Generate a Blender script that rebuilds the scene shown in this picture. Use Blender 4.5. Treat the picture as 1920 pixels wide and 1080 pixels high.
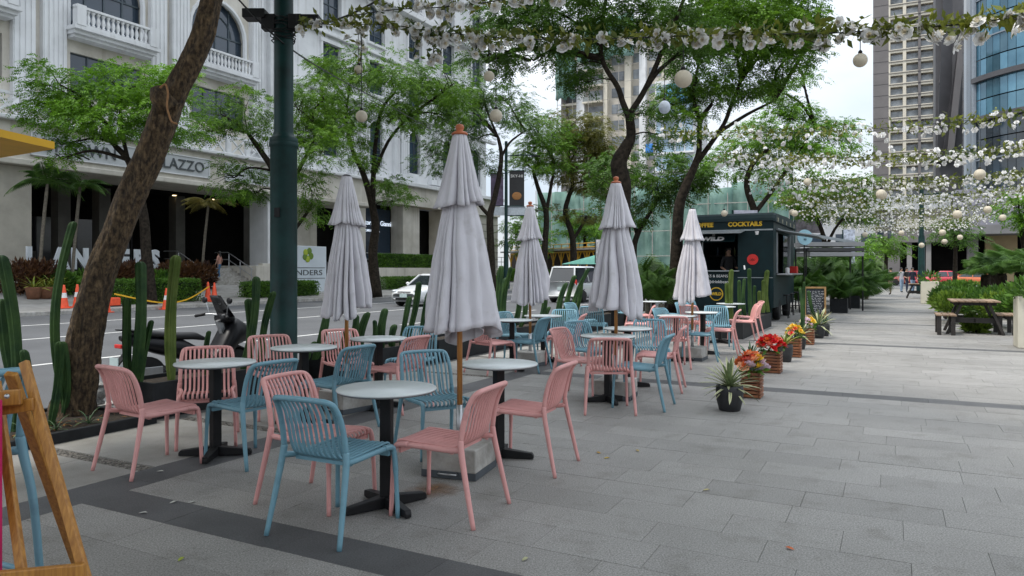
import bpy, bmesh, math, random
import numpy as np
from mathutils import Vector, Matrix, noise as mnoise
SC = bpy.context.scene
for o in list(bpy.data.objects): bpy.data.objects.remove(o)
COL = SC.collection
# ---------------------------------------------------------------- camera, sky, sun, exposure
F, EYE, HOR = 1370.0, 1.5, 507.0            # focal length in photo pixels, eye height, horizon row
cd = bpy.data.cameras.new('camera'); cam = bpy.data.objects.new('camera', cd); COL.objects.link(cam)
cam.location = (0, 0, EYE); cam.rotation_euler = (math.radians(90), 0, 0)
cd.sensor_width = 36; cd.lens = 36*F/1920; cd.shift_y = -(540-HOR)/1920; cd.clip_start = .05; cd.clip_end = 6000
SC.camera = cam
SUN_EL, SUN_AZ = 62, 250                    # degrees; azimuth clockwise from +Y
W = bpy.data.worlds.new('World'); SC.world = W; W.use_nodes = True
nt = W.node_tree; nt.nodes.clear(); N = nt.nodes.new; L = nt.links.new
wo = N('ShaderNodeOutputWorld'); sky = N('ShaderNodeTexSky'); sky.sky_type = 'NISHITA'; sky.sun_disc = False
sky.sun_elevation = math.radians(SUN_EL); sky.sun_rotation = math.radians(SUN_AZ); sky.dust_density = 3
b1 = N('ShaderNodeBackground'); b1.inputs[1].default_value = .12; L(sky.outputs[0], b1.inputs[0])
tc = N('ShaderNodeTexCoord'); mp = N('ShaderNodeMapping'); mp.inputs['Scale'].default_value = (1, 1, 2.2); L(tc.outputs['Generated'], mp.inputs[0])
nz = N('ShaderNodeTexNoise'); nz.inputs['Scale'].default_value = 2.6; nz.inputs['Detail'].default_value = 7; L(mp.outputs[0], nz.inputs[0])
cr = N('ShaderNodeValToRGB'); cr.color_ramp.elements[0].position = .33; cr.color_ramp.elements[1].position = .62
cr.color_ramp.elements[0].color = (.60,.69,.80,1); cr.color_ramp.elements[1].color = (.88,.90,.92,1); L(nz.outputs[0], cr.inputs[0])
b2 = N('ShaderNodeBackground'); b2.inputs[1].default_value = .88; 
sx = N('ShaderNodeSeparateXYZ'); L(tc.outputs['Generated'], sx.inputs[0])       # overcast dome: zenith brighter than horizon
mr = N('ShaderNodeMapRange'); mr.inputs[1].default_value = 0; mr.inputs[2].default_value = 1; mr.inputs[3].default_value = .58; mr.inputs[4].default_value = 1.5; L(sx.outputs[2], mr.inputs[0])
mv = N('ShaderNodeVectorMath'); mv.operation = 'SCALE'; L(cr.outputs[0], mv.inputs[0]); L(mr.outputs[0], mv.inputs['Scale']); L(mv.outputs[0], b2.inputs[0])
mx = N('ShaderNodeMixShader'); mx.inputs[0].default_value = .85; L(b1.outputs[0], mx.inputs[1]); L(b2.outputs[0], mx.inputs[2]); L(mx.outputs[0], wo.inputs[0])
sd = bpy.data.lights.new('sun', 'SUN'); sd.energy = 1.4; sd.angle = math.radians(11); sd.color = (1,.94,.86)
sun = bpy.data.objects.new('sun', sd); COL.objects.link(sun); sun.location = (0,0,50)
_e, _a = math.radians(SUN_EL), math.radians(SUN_AZ)
sun.rotation_euler = Vector((math.sin(_a)*math.cos(_e), math.cos(_a)*math.cos(_e), math.sin(_e))).to_track_quat('Z','Y').to_euler()
SC.view_settings.view_transform = 'Standard'; SC.view_settings.look = 'None'; SC.view_settings.exposure = 1.03; SC.view_settings.gamma = 1
SC.view_settings.use_curve_mapping = False
SC.render.engine = 'CYCLES'; SC.render.resolution_x = 1024; SC.render.resolution_y = 576
SC.cycles.max_bounces = 6; SC.cycles.transparent_max_bounces = 12; SC.cycles.caustics_reflective = False; SC.cycles.caustics_refractive = False

# ---------------------------------------------------------------- frames: u runs along the promenade, v to its left
TH = math.atan(715/1370); SN, CS = math.sin(TH), math.cos(TH); ROT = math.atan2(CS, SN)
def P(u, v, z=0): return Vector((SN*u-CS*v, CS*u+SN*v, z))
def UV(p): return SN*p[0]+CS*p[1], -CS*p[0]+SN*p[1]
def pix(px, py, Y): return Vector(((px-960)/F*Y, Y, EYE+(HOR-py)*Y/F))
def gnd(px, py, z=0): return pix(px, py, F*(EYE-z)/(py-HOR))
def Yv(px, v): return v/(-CS*(px-960)/F+SN)          # depth at which the pixel column meets the line v = const
def onv(px, py, v): return pix(px, py, Yv(px, v))
rng = random.Random(7); nrg = np.random.default_rng(7)

# ---------------------------------------------------------------- materials
MATS = {}
def mat(name, col, rough=.6, var=.12, scale=6., bump=0., bscale=None, metal=0., col2=None, mixpos=(.35,.65), spec=.5, rnd=0., coat=0., detail=5, stretch=None, emit=0., transl=0.):
    if name in MATS: return MATS[name]
    m = bpy.data.materials.new(name); MATS[name] = m; m.use_nodes = True
    t = m.node_tree; n = t.nodes; l = t.links; bs = n['Principled BSDF']
    bs.inputs['Roughness'].default_value = rough; bs.inputs['Metallic'].default_value = metal
    bs.inputs['Specular IOR Level'].default_value = spec; bs.inputs['Coat Weight'].default_value = coat
    g = n.new('ShaderNodeNewGeometry'); src = g.outputs['Position']
    if stretch:
        mp = n.new('ShaderNodeMapping'); mp.inputs['Scale'].default_value = stretch
        tcd = n.new('ShaderNodeTexCoord'); l.new(tcd.outputs['Object'], mp.inputs[0]); src = mp.outputs[0]
    nz = n.new('ShaderNodeTexNoise'); nz.inputs['Scale'].default_value = scale; nz.inputs['Detail'].default_value = detail; nz.inputs['Roughness'].default_value = .6; l.new(src, nz.inputs[0])
    cr = n.new('ShaderNodeValToRGB'); e = cr.color_ramp.elements; e[0].position, e[1].position = mixpos
    c2 = col2 if col2 else tuple(min(1, c*(1+var)) for c in col); c1 = col if col2 else tuple(c*(1-var) for c in col)
    e[0].color = (*c1, 1); e[1].color = (*c2, 1); l.new(nz.outputs[0], cr.inputs[0]); out = cr.outputs[0]
    if rnd:
        oi = n.new('ShaderNodeObjectInfo'); ad = n.new('ShaderNodeMath'); ad.operation = 'ADD'; l.new(oi.outputs['Random'], ad.inputs[0]); l.new(g.outputs['Random Per Island'], ad.inputs[1])
        fr = n.new('ShaderNodeMath'); fr.operation = 'FRACT'; l.new(ad.outputs[0], fr.inputs[0])
        mr = n.new('ShaderNodeMapRange'); mr.inputs[3].default_value = 1-rnd; mr.inputs[4].default_value = 1+rnd; l.new(fr.outputs[0], mr.inputs[0])
        hs = n.new('ShaderNodeHueSaturation'); l.new(mr.outputs[0], hs.inputs['Value']); l.new(out, hs.inputs['Color']); out = hs.outputs[0]
    l.new(out, bs.inputs['Base Color'])
    if bump:
        nb = n.new('ShaderNodeTexNoise'); nb.inputs['Scale'].default_value = bscale or scale*4; nb.inputs['Detail'].default_value = 4; l.new(src, nb.inputs[0])
        bp = n.new('ShaderNodeBump'); bp.inputs['Strength'].default_value = min(1, bump); bp.inputs['Distance'].default_value = .02; l.new(nb.outputs[0], bp.inputs['Height']); l.new(bp.outputs[0], bs.inputs['Normal'])
    if emit:
        l.new(out, bs.inputs['Emission Color']); bs.inputs['Emission Strength'].default_value = emit
    if transl:
        tr = n.new('ShaderNodeBsdfTranslucent'); l.new(out, tr.inputs[0]); ms = n.new('ShaderNodeMixShader'); ms.inputs[0].default_value = transl
        l.new(bs.outputs[0], ms.inputs[1]); l.new(tr.outputs[0], ms.inputs[2]); l.new(ms.outputs[0], n['Material Output'].inputs[0])
    return m
def leafmat(name, dark, light, transl=.35, rough=.5):
    if name in MATS: return MATS[name]
    m = bpy.data.materials.new(name); MATS[name] = m; m.use_nodes = True
    t = m.node_tree; n = t.nodes; l = t.links; bs = n['Principled BSDF']; bs.inputs['Roughness'].default_value = rough; bs.inputs['Specular IOR Level'].default_value = .35
    g = n.new('ShaderNodeNewGeometry'); nz = n.new('ShaderNodeTexNoise'); nz.inputs['Scale'].default_value = .9; nz.inputs['Detail'].default_value = 2; l.new(g.outputs['Position'], nz.inputs[0])
    ad = n.new('ShaderNodeMath'); ad.operation = 'MULTIPLY_ADD'; l.new(g.outputs['Random Per Island'], ad.inputs[0]); ad.inputs[1].default_value = .55; 
    sb = n.new('ShaderNodeMath'); sb.operation = 'MULTIPLY_ADD'; l.new(nz.outputs[0], sb.inputs[0]); sb.inputs[1].default_value = 1.6; sb.inputs[2].default_value = -.55; l.new(sb.outputs[0], ad.inputs[2])
    cr = n.new('ShaderNodeValToRGB'); cr.color_ramp.elements[0].color = (*dark,1); cr.color_ramp.elements[1].color = (*light,1); l.new(ad.outputs[0], cr.inputs[0])
    l.new(cr.outputs[0], bs.inputs['Base Color'])
    tr = n.new('ShaderNodeBsdfTranslucent'); l.new(cr.outputs[0], tr.inputs[0]); ms = n.new('ShaderNodeMixShader'); ms.inputs[0].default_value = transl
    l.new(bs.outputs[0], ms.inputs[1]); l.new(tr.outputs[0], ms.inputs[2]); l.new(ms.outputs[0], n['Material Output'].inputs[0])
    return m
def glassmat(name, col, rough=.05, metal=.0, spec=.8):
    return mat(name, col, rough, .25, .15, metal=metal, spec=spec)

GRAN = mat('granite_grey', (.145,.140,.131), .62, scale=110, col2=(.385,.374,.355), mixpos=(.34,.66), rnd=.085, bump=.12, bscale=160, detail=3)
def stain(m, sc, lo, pos=(.35,.6), st=None):
    t = m.node_tree; n = t.nodes; l = t.links; bs = n['Principled BSDF']; s = bs.inputs['Base Color'].links[0].from_socket
    g = n.new('ShaderNodeNewGeometry'); nz = n.new('ShaderNodeTexNoise'); nz.inputs['Scale'].default_value = sc; nz.inputs['Detail'].default_value = 6; nz.inputs['Roughness'].default_value = .62; vs = g.outputs['Position']
    if st: mq = n.new('ShaderNodeMapping'); mq.inputs['Scale'].default_value = st; l.new(vs, mq.inputs[0]); vs = mq.outputs[0]
    l.new(vs, nz.inputs[0])
    cr = n.new('ShaderNodeValToRGB'); cr.color_ramp.elements[0].position, cr.color_ramp.elements[1].position = pos; cr.color_ramp.elements[0].color = (*lo,1); cr.color_ramp.elements[1].color = (1,1,1,1); l.new(nz.outputs[0], cr.inputs[0])
    mx = n.new('ShaderNodeMix'); mx.data_type = 'RGBA'; mx.blend_type = 'MULTIPLY'; mx.inputs[0].default_value = 1; l.new(s, mx.inputs[6]); l.new(cr.outputs[0], mx.inputs[7]); l.new(mx.outputs[2], bs.inputs['Base Color'])
stain(GRAN, .45, (.80,.80,.79), (.36,.62)); stain(GRAN, 4, (.78,.77,.75), (.30,.47)); stain(GRAN, 17, (.6,.59,.57), (.27,.36)); stain(GRAN, 9, (.42,.41,.40), (.215,.245))
DSLATE = mat('slate_dark', (.056,.057,.059), .6, scale=110, col2=(.115,.116,.118), rnd=.09, bump=.1, bscale=220); stain(DSLATE, 2.5, (.75,.75,.75))
BEIGE = mat('paver_beige', (.24,.235,.22), .7, scale=150, col2=(.345,.335,.31), rnd=.1, bump=.15, bscale=200); stain(BEIGE, 1.6, (.7,.69,.66))
JOINT = mat('joint_mortar', (.11,.108,.104), .9, .3, 30)
PEBB = mat('pebble', (.09,.085,.075), .6, scale=40, col2=(.22,.2,.17), rnd=.5)
ASPH = mat('asphalt', (.082,.086,.092), .8, scale=60, col2=(.125,.13,.137), bump=.3, bscale=140); stain(ASPH, .35, (.78,.78,.78))
PAINT = mat('road_paint', (.62,.62,.6), .6, .15, 8)
CONC = mat('concrete', (.32,.31,.29), .8, scale=7, col2=(.47,.455,.43), bump=.2); stain(CONC, 3, (.7,.68,.64))
SIDEW = mat('sidewalk_concrete', (.27,.265,.25), .85, scale=3, col2=(.36,.35,.335)); stain(SIDEW, .5, (.75,.74,.72))
SOIL = mat('soil', (.035,.025,.016), .95, .5, 30, bump=.8)
BARK = mat('bark', (.024,.016,.010), .9, scale=11, col2=(.19,.13,.07), bump=1., bscale=16, stretch=(3,3,.9), mixpos=(.32,.7)); stain(BARK, 22, (.45,.42,.4), (.36,.56)); stain(BARK, 1, (.4,.37,.35), (.38,.54), (30,30,13))
BARKD = mat('bark_dark', (.010,.008,.006), .9, scale=9, col2=(.038,.03,.022), bump=.9, bscale=14, spec=.15)
PINK = mat('pink_plastic', (.66,.325,.305), .42, .05, 3, rnd=.04); BLUE = mat('blue_plastic', (.145,.295,.365), .42, .06, 3, rnd=.04); stain(PINK, 9, (.82,.80,.79), (.28,.45)); stain(BLUE, 9, (.8,.8,.8), (.28,.45))
TTOP = mat('table_laminate', (.60,.64,.64), .32, .06, 4, rnd=.03); BLK = mat('black_metal', (.007,.007,.008), .5, .3, 10, spec=.3); TEDGE = mat('table_edge', (.12,.125,.13), .5)
CANV = mat('umbrella_canvas', (.60,.585,.62), .85, .05, 5, bump=.12, bscale=260); stain(CANV, 7, (.86,.85,.83), (.28,.42))
TERRA = mat('finial_terracotta', (.42,.12,.045), .45, .2, 10)
PWOOD = mat('pole_wood', (.33,.135,.035), .45, scale=5, col2=(.48,.22,.06), stretch=(14,14,1.2)); EWOOD = mat('easel_wood', (.27,.11,.018), .45, scale=2.2, col2=(.46,.215,.04), stretch=(40,40,3), detail=8)
STEEL = mat('steel', (.42,.43,.44), .38, .1, 8, metal=.85)
GREENM = mat('lamp_green_paint', (.004,.028,.027), .5, .25, 3, spec=.25); stain(GREENM, 4, (.55,.6,.55), (.3,.5))
WHITE = mat('white_stucco', (.68,.69,.70), .7, .05, .8); stain(WHITE, 1., (.80,.79,.77), (.30,.46), (2.2,2.2,.10)); stain(WHITE, .45, (.84,.84,.84), (.3,.55)); CREAM = mat('cream_stucco', (.58,.55,.49), .75, .07, .8); stain(CREAM, 1., (.78,.76,.72), (.30,.46), (2.2,2.2,.10)); stain(CREAM, .5, (.8,.79,.76))
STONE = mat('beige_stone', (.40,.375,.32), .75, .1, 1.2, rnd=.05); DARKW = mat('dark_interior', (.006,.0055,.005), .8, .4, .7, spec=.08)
WGLASS = glassmat('window_glass', (.03,.045,.065), .06); WFR = mat('window_frame', (.05,.07,.085), .5)
LEAFT = leafmat('tree_leaf', (.030,.09,.009), (.17,.33,.025)); LEAFB = leafmat('tree_leaf_bright', (.045,.13,.010), (.21,.42,.03)); LEAFD = leafmat('tree_leaf_dark', (.018,.058,.008), (.10,.21,.02))
LEAFO = leafmat('tree_leaf_olive', (.05,.07,.012), (.20,.19,.03))
HEDGE = leafmat('hedge_leaf', (.02,.065,.01), (.13,.27,.03), .25); LIME = leafmat('lime_leaf', (.05,.11,.012), (.21,.32,.035), .25); PALM = leafmat('palm_leaf', (.02,.07,.012), (.11,.22,.035), .25); CROT = leafmat('croton_leaf', (.03,.012,.012), (.13,.06,.02), .2)
TROUGH = mat('trough_dark', (.016,.018,.020), .65, .25, 6, spec=.25); POTM = mat('pot_charcoal', (.018,.019,.021), .55, .3, 9, bump=.15)
CRATE = mat('crate_wood', (.13,.043,.018), .6, scale=8, col2=(.25,.095,.04), rnd=.2, bump=.2)

# ---------------------------------------------------------------- mesh helpers
class MB:
    def __init__(s): s.v, s.f, s.m = [], [], []
    def add(s, vs, fs, mi=0):
        b = len(s.v); s.v += [tuple(v) for v in vs]; s.f += [tuple(i+b for i in f) for f in fs]; s.m += [mi]*len(fs); return s
    def box(s, c, d, rz=0, M=None, mi=0, taper=1.):
        hx, hy, hz = d[0]/2, d[1]/2, d[2]/2; ca, sa = math.cos(rz), math.sin(rz); vs = []
        for z in (-1, 1):
            k = taper if z > 0 else 1.
            for x, y in ((-1,-1),(1,-1),(1,1),(-1,1)):
                p = Vector((x*hx*k, y*hy*k, z*hz))
                p = M @ p if M else Vector((p.x*ca-p.y*sa, p.x*sa+p.y*ca, p.z))
                vs.append(p+Vector(c))
        return s.add(vs, [(3,2,1,0),(4,5,6,7),(0,1,5,4),(1,2,6,5),(2,3,7,6),(3,0,4,7)], mi)
    def bar(s, a, b, w, h, up=(0,0,1), mi=0):
        a, b = Vector(a), Vector(b); d = (b-a); ln = d.length; d.normalize(); u = Vector(up)
        x = d.cross(u)
        if x.length < 1e-4: x = d.cross(Vector((1,0,0)))
        x.normalize(); y = x.cross(d)
        return s.box((a+b)/2, (w, ln, h), M=Matrix((x, d, y)).transposed(), mi=mi)
    def tube(s, pts, r, n=8, cap=True, sq=None, mi=0, closed=False, up0=None):
        pts = [Vector(p) for p in pts]; k = len(pts); rr = r if isinstance(r, (list, tuple)) else [r]*k
        T = []
        for i in range(k):
            a = pts[i-1] if (i > 0 or closed) else pts[0]; b = pts[(i+1) % k] if (i < k-1 or closed) else pts[-1]
            T.append((b-a).normalized())
        u = Vector(up0) if up0 else (Vector((0,0,1)) if abs(T[0].z) < .9 else Vector((1,0,0)))
        u = (u-T[0]*u.dot(T[0])).normalized(); vs = []
        for i in range(k):
            u = (u-T[i]*u.dot(T[i])); u = u.normalized() if u.length > 1e-6 else Vector((1,0,0)); w = T[i].cross(u); a, b = (sq if sq else (1,1))
            for j in range(n):
                t = 2*math.pi*j/n; vs.append(pts[i]+u*(math.cos(t)*rr[i]*a)+w*(math.sin(t)*rr[i]*b))
        fs = []
        for i in range(k if closed else k-1):
            q = (i+1) % k
            for j in range(n): fs.append((i*n+j, i*n+(j+1) % n, q*n+(j+1) % n, q*n+j))
        if cap and not closed: fs += [tuple(range(n-1,-1,-1)), tuple((k-1)*n+j for j in range(n))]
        return s.add(vs, fs, mi)
    def lathe(s, prof, n=16, c=(0,0,0), mi=0, cap=True):
        vs, fs = [], []; k = len(prof)
        for r, z in prof:
            for j in range(n): t = 2*math.pi*j/n; vs.append((c[0]+r*math.cos(t), c[1]+r*math.sin(t), c[2]+z))
        for i in range(k-1):
            for j in range(n): fs.append((i*n+j, i*n+(j+1) % n, (i+1)*n+(j+1) % n, (i+1)*n+j))
        if cap: fs += [tuple(range(n-1,-1,-1)), tuple((k-1)*n+j for j in range(n))]
        return s.add(vs, fs, mi)
    def sphere(s, c, r, n=12, m=8, sc=(1,1,1), mi=0):
        return s.lathe_xyz([(math.sin(math.pi*i/m)*r, -math.cos(math.pi*i/m)*r) for i in range(m+1)], n, c, sc, mi)
    def lathe_xyz(s, prof, n, c, sc, mi):
        q = MB().lathe([(max(r,1e-4), z) for r, z in prof], n, cap=False)
        return s.add([(c[0]+v[0]*sc[0], c[1]+v[1]*sc[1], c[2]+v[2]*sc[2]) for v in q.v], q.f, mi)
    def poly(s, pts, mi=0): return s.add(pts, [tuple(range(len(pts)))], mi)
    def prism(s, pts2, z0, z1, mi=0):
        n = len(pts2); vs = [(x,y,z0) for x,y in pts2]+[(x,y,z1) for x,y in pts2]
        return s.add(vs, [tuple(range(n-1,-1,-1)), tuple(range(n,2*n))]+[(i,(i+1)%n,n+(i+1)%n,n+i) for i in range(n)], mi)
    def mesh(s, name, mats, smooth=False):
        me = bpy.data.meshes.new(name); me.from_pydata(s.v, [], s.f); mats = mats if isinstance(mats, (list, tuple)) else [mats]
        for m in mats: me.materials.append(m)
        if len(mats) > 1: me.polygons.foreach_set('material_index', s.m)
        if smooth: me.polygons.foreach_set('use_smooth', [True]*len(me.polygons))
        me.update(); return me
    def build(s, name, mats, parent=None, smooth=False, origin=None, bevel=0, auto=False):
        if origin is not None: s.v = [(v[0]-origin[0], v[1]-origin[1], v[2]-origin[2]) for v in s.v]
        return link(name, s.mesh(name, mats, smooth), parent, bevel=bevel, auto=auto)
def link(name, me, parent=None, loc=None, rz=None, bevel=0, auto=False, scale=None):
    o = bpy.data.objects.new(name, me); COL.objects.link(o)
    if parent: o.parent = parent
    if loc is not None: o.location = loc
    if rz is not None: o.rotation_euler = (0,0,rz)
    if scale is not None: o.scale = scale
    if bevel:
        b = o.modifiers.new('bevel', 'BEVEL'); b.width = bevel; b.segments = 2; b.limit_method = 'ANGLE'
    return o
def np_mesh(name, V, Q, m, smooth=False):
    V = np.ascontiguousarray(V, dtype=np.float32).reshape(-1,3); Q = np.ascontiguousarray(Q, dtype=np.int32); k = Q.shape[1]
    me = bpy.data.meshes.new(name); me.vertices.add(len(V)); me.vertices.foreach_set('co', V.ravel()); me.loops.add(Q.size); me.loops.foreach_set('vertex_index', Q.ravel())
    me.polygons.add(len(Q)); me.polygons.foreach_set('loop_start', np.arange(0, Q.size, k, dtype=np.int32)); me.polygons.foreach_set('loop_total', np.full(len(Q), k, dtype=np.int32))
    me.materials.append(m); me.update(calc_edges=True)
    if smooth: me.polygons.foreach_set('use_smooth', np.ones(len(Q), dtype=bool))
    return me
def tag(o, label, cat=None, group=None, kind=None):
    o['label'] = label
    if cat: o['category'] = cat
    if group: o['group'] = group
    if kind: o['kind'] = kind
    return o
def thing(name, label, cat, loc=(0,0,0), rz=0, group=None):
    o = bpy.data.objects.new(name, None); COL.objects.link(o); o.location = loc; o.rotation_euler = (0,0,rz); o.empty_display_size = .1
    return tag(o, label, cat, group)
def kids(o): return [c for c in KID.get(o, ())]
def copy_tree(o, loc, rz, label=None, matmap=None):
    c = o.copy(); COL.objects.link(c); c.location = loc; c.rotation_euler = (0,0,rz)
    if label: c['label'] = label
    def rec(src, dst):
        for k in [x for x in ALLC if x.parent == src] if False else src.children:
            d = k.copy(); COL.objects.link(d); d.parent = dst; rec(k, d)
    rec(o, c); return c
def text(body, size, m, name, parent, loc, rot, depth=.01, align='CENTER', sx=1., bold=0.):
    cu = bpy.data.curves.new(name, 'FONT'); cu.body = body; cu.size = size; cu.extrude = depth/2; cu.align_x = align; cu.align_y = 'CENTER'; cu.resolution_u = 3; cu.offset = bold
    t = bpy.data.objects.new(name, cu); COL.objects.link(t); bpy.context.view_layer.update()
    me = bpy.data.meshes.new_from_object(t.evaluated_get(bpy.context.evaluated_depsgraph_get())); bpy.data.objects.remove(t)
    me.materials.clear(); me.materials.append(m); o = link(name, me, parent); o.location = loc; o.rotation_euler = rot; o.scale = (sx,1,1); return o
def tilt(m): return m
# ---------------------------------------------------------------- ground, road, plaza
def struct(name, mb, m, label, rz=ROT, smooth=False, kind='structure'):
    o = mb.build(name, m, smooth=smooth); o.rotation_euler = (0,0,rz); return tag(o, label, kind=kind)
struct('ground', MB().box((0,0,-.45), (5000,5000,.2)), mat('far_ground', (.16,.165,.16), .9, .2, .05), 'wide grey ground running out to the horizon')
ROADZ, KERB, FARK = -.15, 7.75, 27.6
road = struct('road', MB().box((160,(KERB+FARK)/2,ROADZ-.05), (700,FARK-KERB,.1)), ASPH, 'grey asphalt road with white lane lines beside the plaza')
mk = bpy.data.meshes.new('x')
def line(v, u0, u1, w=.13): 
    return MB().box(((u0+u1)/2, v, ROADZ+.004), (u1-u0, w, .003)).build('lane_line', PAINT, road)
line(18.3, -20, 120); line(22.9, -20, 60)
for u in np.arange(-12, 100, 6.): line(13.2, u, u+3.4)
pl = MB().box((34,-3.1,-.07), (84,21.7,.12)); plaza = struct('plaza_pavement', pl, JOINT, 'grey granite slab plaza with dark slate cross bands')
plaza.rotation_euler = (0,0,ROT)
kb = MB()
for u in np.arange(-6, 70, 1.2): pass
kerb = struct('kerb', MB().box((60,KERB+.09,-.17), (220,.18,.36)), CONC, 'concrete kerb between planters and road')
slab_me = MB().box((0,0,0),(1,1,1)).mesh('paving_slab', GRAN); slab_d = MB().box((0,0,0),(1,1,1)).mesh('paving_slab', DSLATE); slab_b = MB().box((0,0,0),(1,1,1)).mesh('paving_slab', BEIGE)
bands = [3.05+6.62*k for k in range(11)]
def inband(u): return any(abs(u-b) < .16 for b in bands)
SL = []                                            # (u0,u1,v0,v1,type)
def rows():
    out = []; u = .3
    cuts = sorted([b-.16 for b in bands]+[b+.16 for b in bands])
    edges = [-2.0]+cuts+[76.]
    for i in range(len(edges)-1):
        a, b = edges[i], edges[i+1]; isb = any(abs((a+b)/2-x) < .02 for x in bands)
        if isb: out.append((a,b,True)); continue
        n = max(1, round((b-a)/.345))
        for k in range(n): out.append((a+(b-a)*k/n, a+(b-a)*(k+1)/n, False))
    return out
for (a,b,d) in rows():
    v = 4.63-rng.random()*.5; first = True; lo = -13.9
    SLv = 4.63
    while SLv > lo:
        ln = (.9 if d else rng.choice((.55,.62,.7,.8,.62)))
        if first: ln *= .4+.6*rng.random(); first = False
        SL.append((a,b,max(lo,SLv-ln),SLv,'d' if d else 'g')); SLv -= ln
u = -2.
while u < 40: SL.append((u,u+.9,4.63,5.0,'d')); u += .9
peb = [1.6, 3.62, 5.05, 7.0, 9.0, 11.0, 13.0, 15., 17., 19., 21.]
for i in range(len(peb)-1):
    for (va,vb) in ((5.0,5.72),(5.72,6.45)): SL.append((peb[i]+.07,peb[i+1]-.07,va,vb,'b'))
SL.append((21.1,40,5.0,6.45,'b'))
def dist(s): c = P((s[0]+s[1])/2,(s[2]+s[3])/2); return c
vis = []
for s in SL:
    c = dist(s); ok = c.y > 2.9 and abs(c.x) < .74*c.y+.4
    vis.append(((0 if ok else 1), c.length))
order = sorted(range(len(SL)), key=lambda i: vis[i])
G = .0013; big = {'d': MB(), 'g': MB(), 'b': MB()}
for rank, i in enumerate(order):
    a,b,c,d,t = SL[i]; g = G; h = .012; dz = rng.uniform(-.0011,.0011)
    if rank < 290:
        link('paving_slab', {'d':slab_d,'g':slab_me,'b':slab_b}[t], plaza, ((a+b)/2,(c+d)/2,-h/2+dz), scale=(b-a-2*g,d-c-2*g,h))
    else: big[t].box(((a+b)/2,(c+d)/2,-h/2+dz),(b-a-2*g,d-c-2*g,h))
for t, m in (('d',DSLATE),('g',GRAN),('b',BEIGE)):
    o = big[t].build('slab_field', m, plaza); o['kind'] = 'stuff'
pm = MB()
for q in peb[1:]:
    for k in range(int(1.4/.018)):
        for j in range(4):
            if q > 9.5: continue
            pm.sphere((q+(-.055+j*.035)+rng.uniform(-.01,.01), 5.01+k*.018+rng.uniform(-.006,.006), -.008), .013, 5, 3, (1.2,1,.7))
o = pm.build('pebble_strip', PEBB, plaza); o['kind'] = 'stuff'
# planting bed with the leaning tree: dark edging, soil
bed = thing('planting_bed', 'low black edged soil bed round the leaning tree', 'planter', P(0,0), ROT)
MB().box((1.9,7.05,.03),(5.6,1.15,.07)).build('soil', SOIL, bed)
for nm, c, d in (('edging',(1.9,6.44,.035),(5.7,.06,.12)),('edging',(4.73,7.05,.035),(.06,1.16,.12)),('edging',(1.9,7.66,.035),(5.7,.06,.12))): MB().box(c,d).build(nm, TROUGH, bed, bevel=.008)
# sloping forecourt across the road
fc = MB(); prof = [(FARK,.0),(FARK+.25,.02),(31.5,.2),(35.2,.62),(44,.72),(44,-.4),(FARK,-.4)]
n = len(prof); u0, u1 = -30, 76
fc.add([(u0,v,z) for v,z in prof]+[(u1,v,z) for v,z in prof], [(i,(i+1)%n,n+(i+1)%n,n+i) for i in range(n)]+[tuple(range(n-1,-1,-1)),tuple(range(n,2*n))])
fore = struct('forecourt_pavement', fc, SIDEW, 'pale concrete forecourt pavement across the road')
MB().box((23,FARK-.08,-.08),(106,.16,.17)).build('kerb', CONC, fore, bevel=.02)
def fz(v):
    for (a,za),(b,zb) in zip(prof,prof[1:]):
        if a <= v <= b: return za+(zb-za)*(v-a)/max(1e-6,b-a)
    return 0
# far cross street beyond the promenade
struct('cross_street', MB().box((84,-20,-.1),(14,80,.1)), ASPH, 'asphalt cross street at the far end of the promenade')

# ---------------------------------------------------------------- white palazzo building across the road
FV = 40.0
bld = thing('palazzo_building', 'white classical building with fluted pilasters, balconies and a sign over its entrance', 'building', P(0,0), ROT)
def B(name, u0, u1, z0, z1, v0, v1, m, parent=None, bevel=0): return MB().box(((u0+u1)/2,(v0+v1)/2,(z0+z1)/2),(u1-u0,v1-v0,z1-z0)).build(name, m, parent or bld, bevel=bevel)
UE = 71.5
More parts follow.
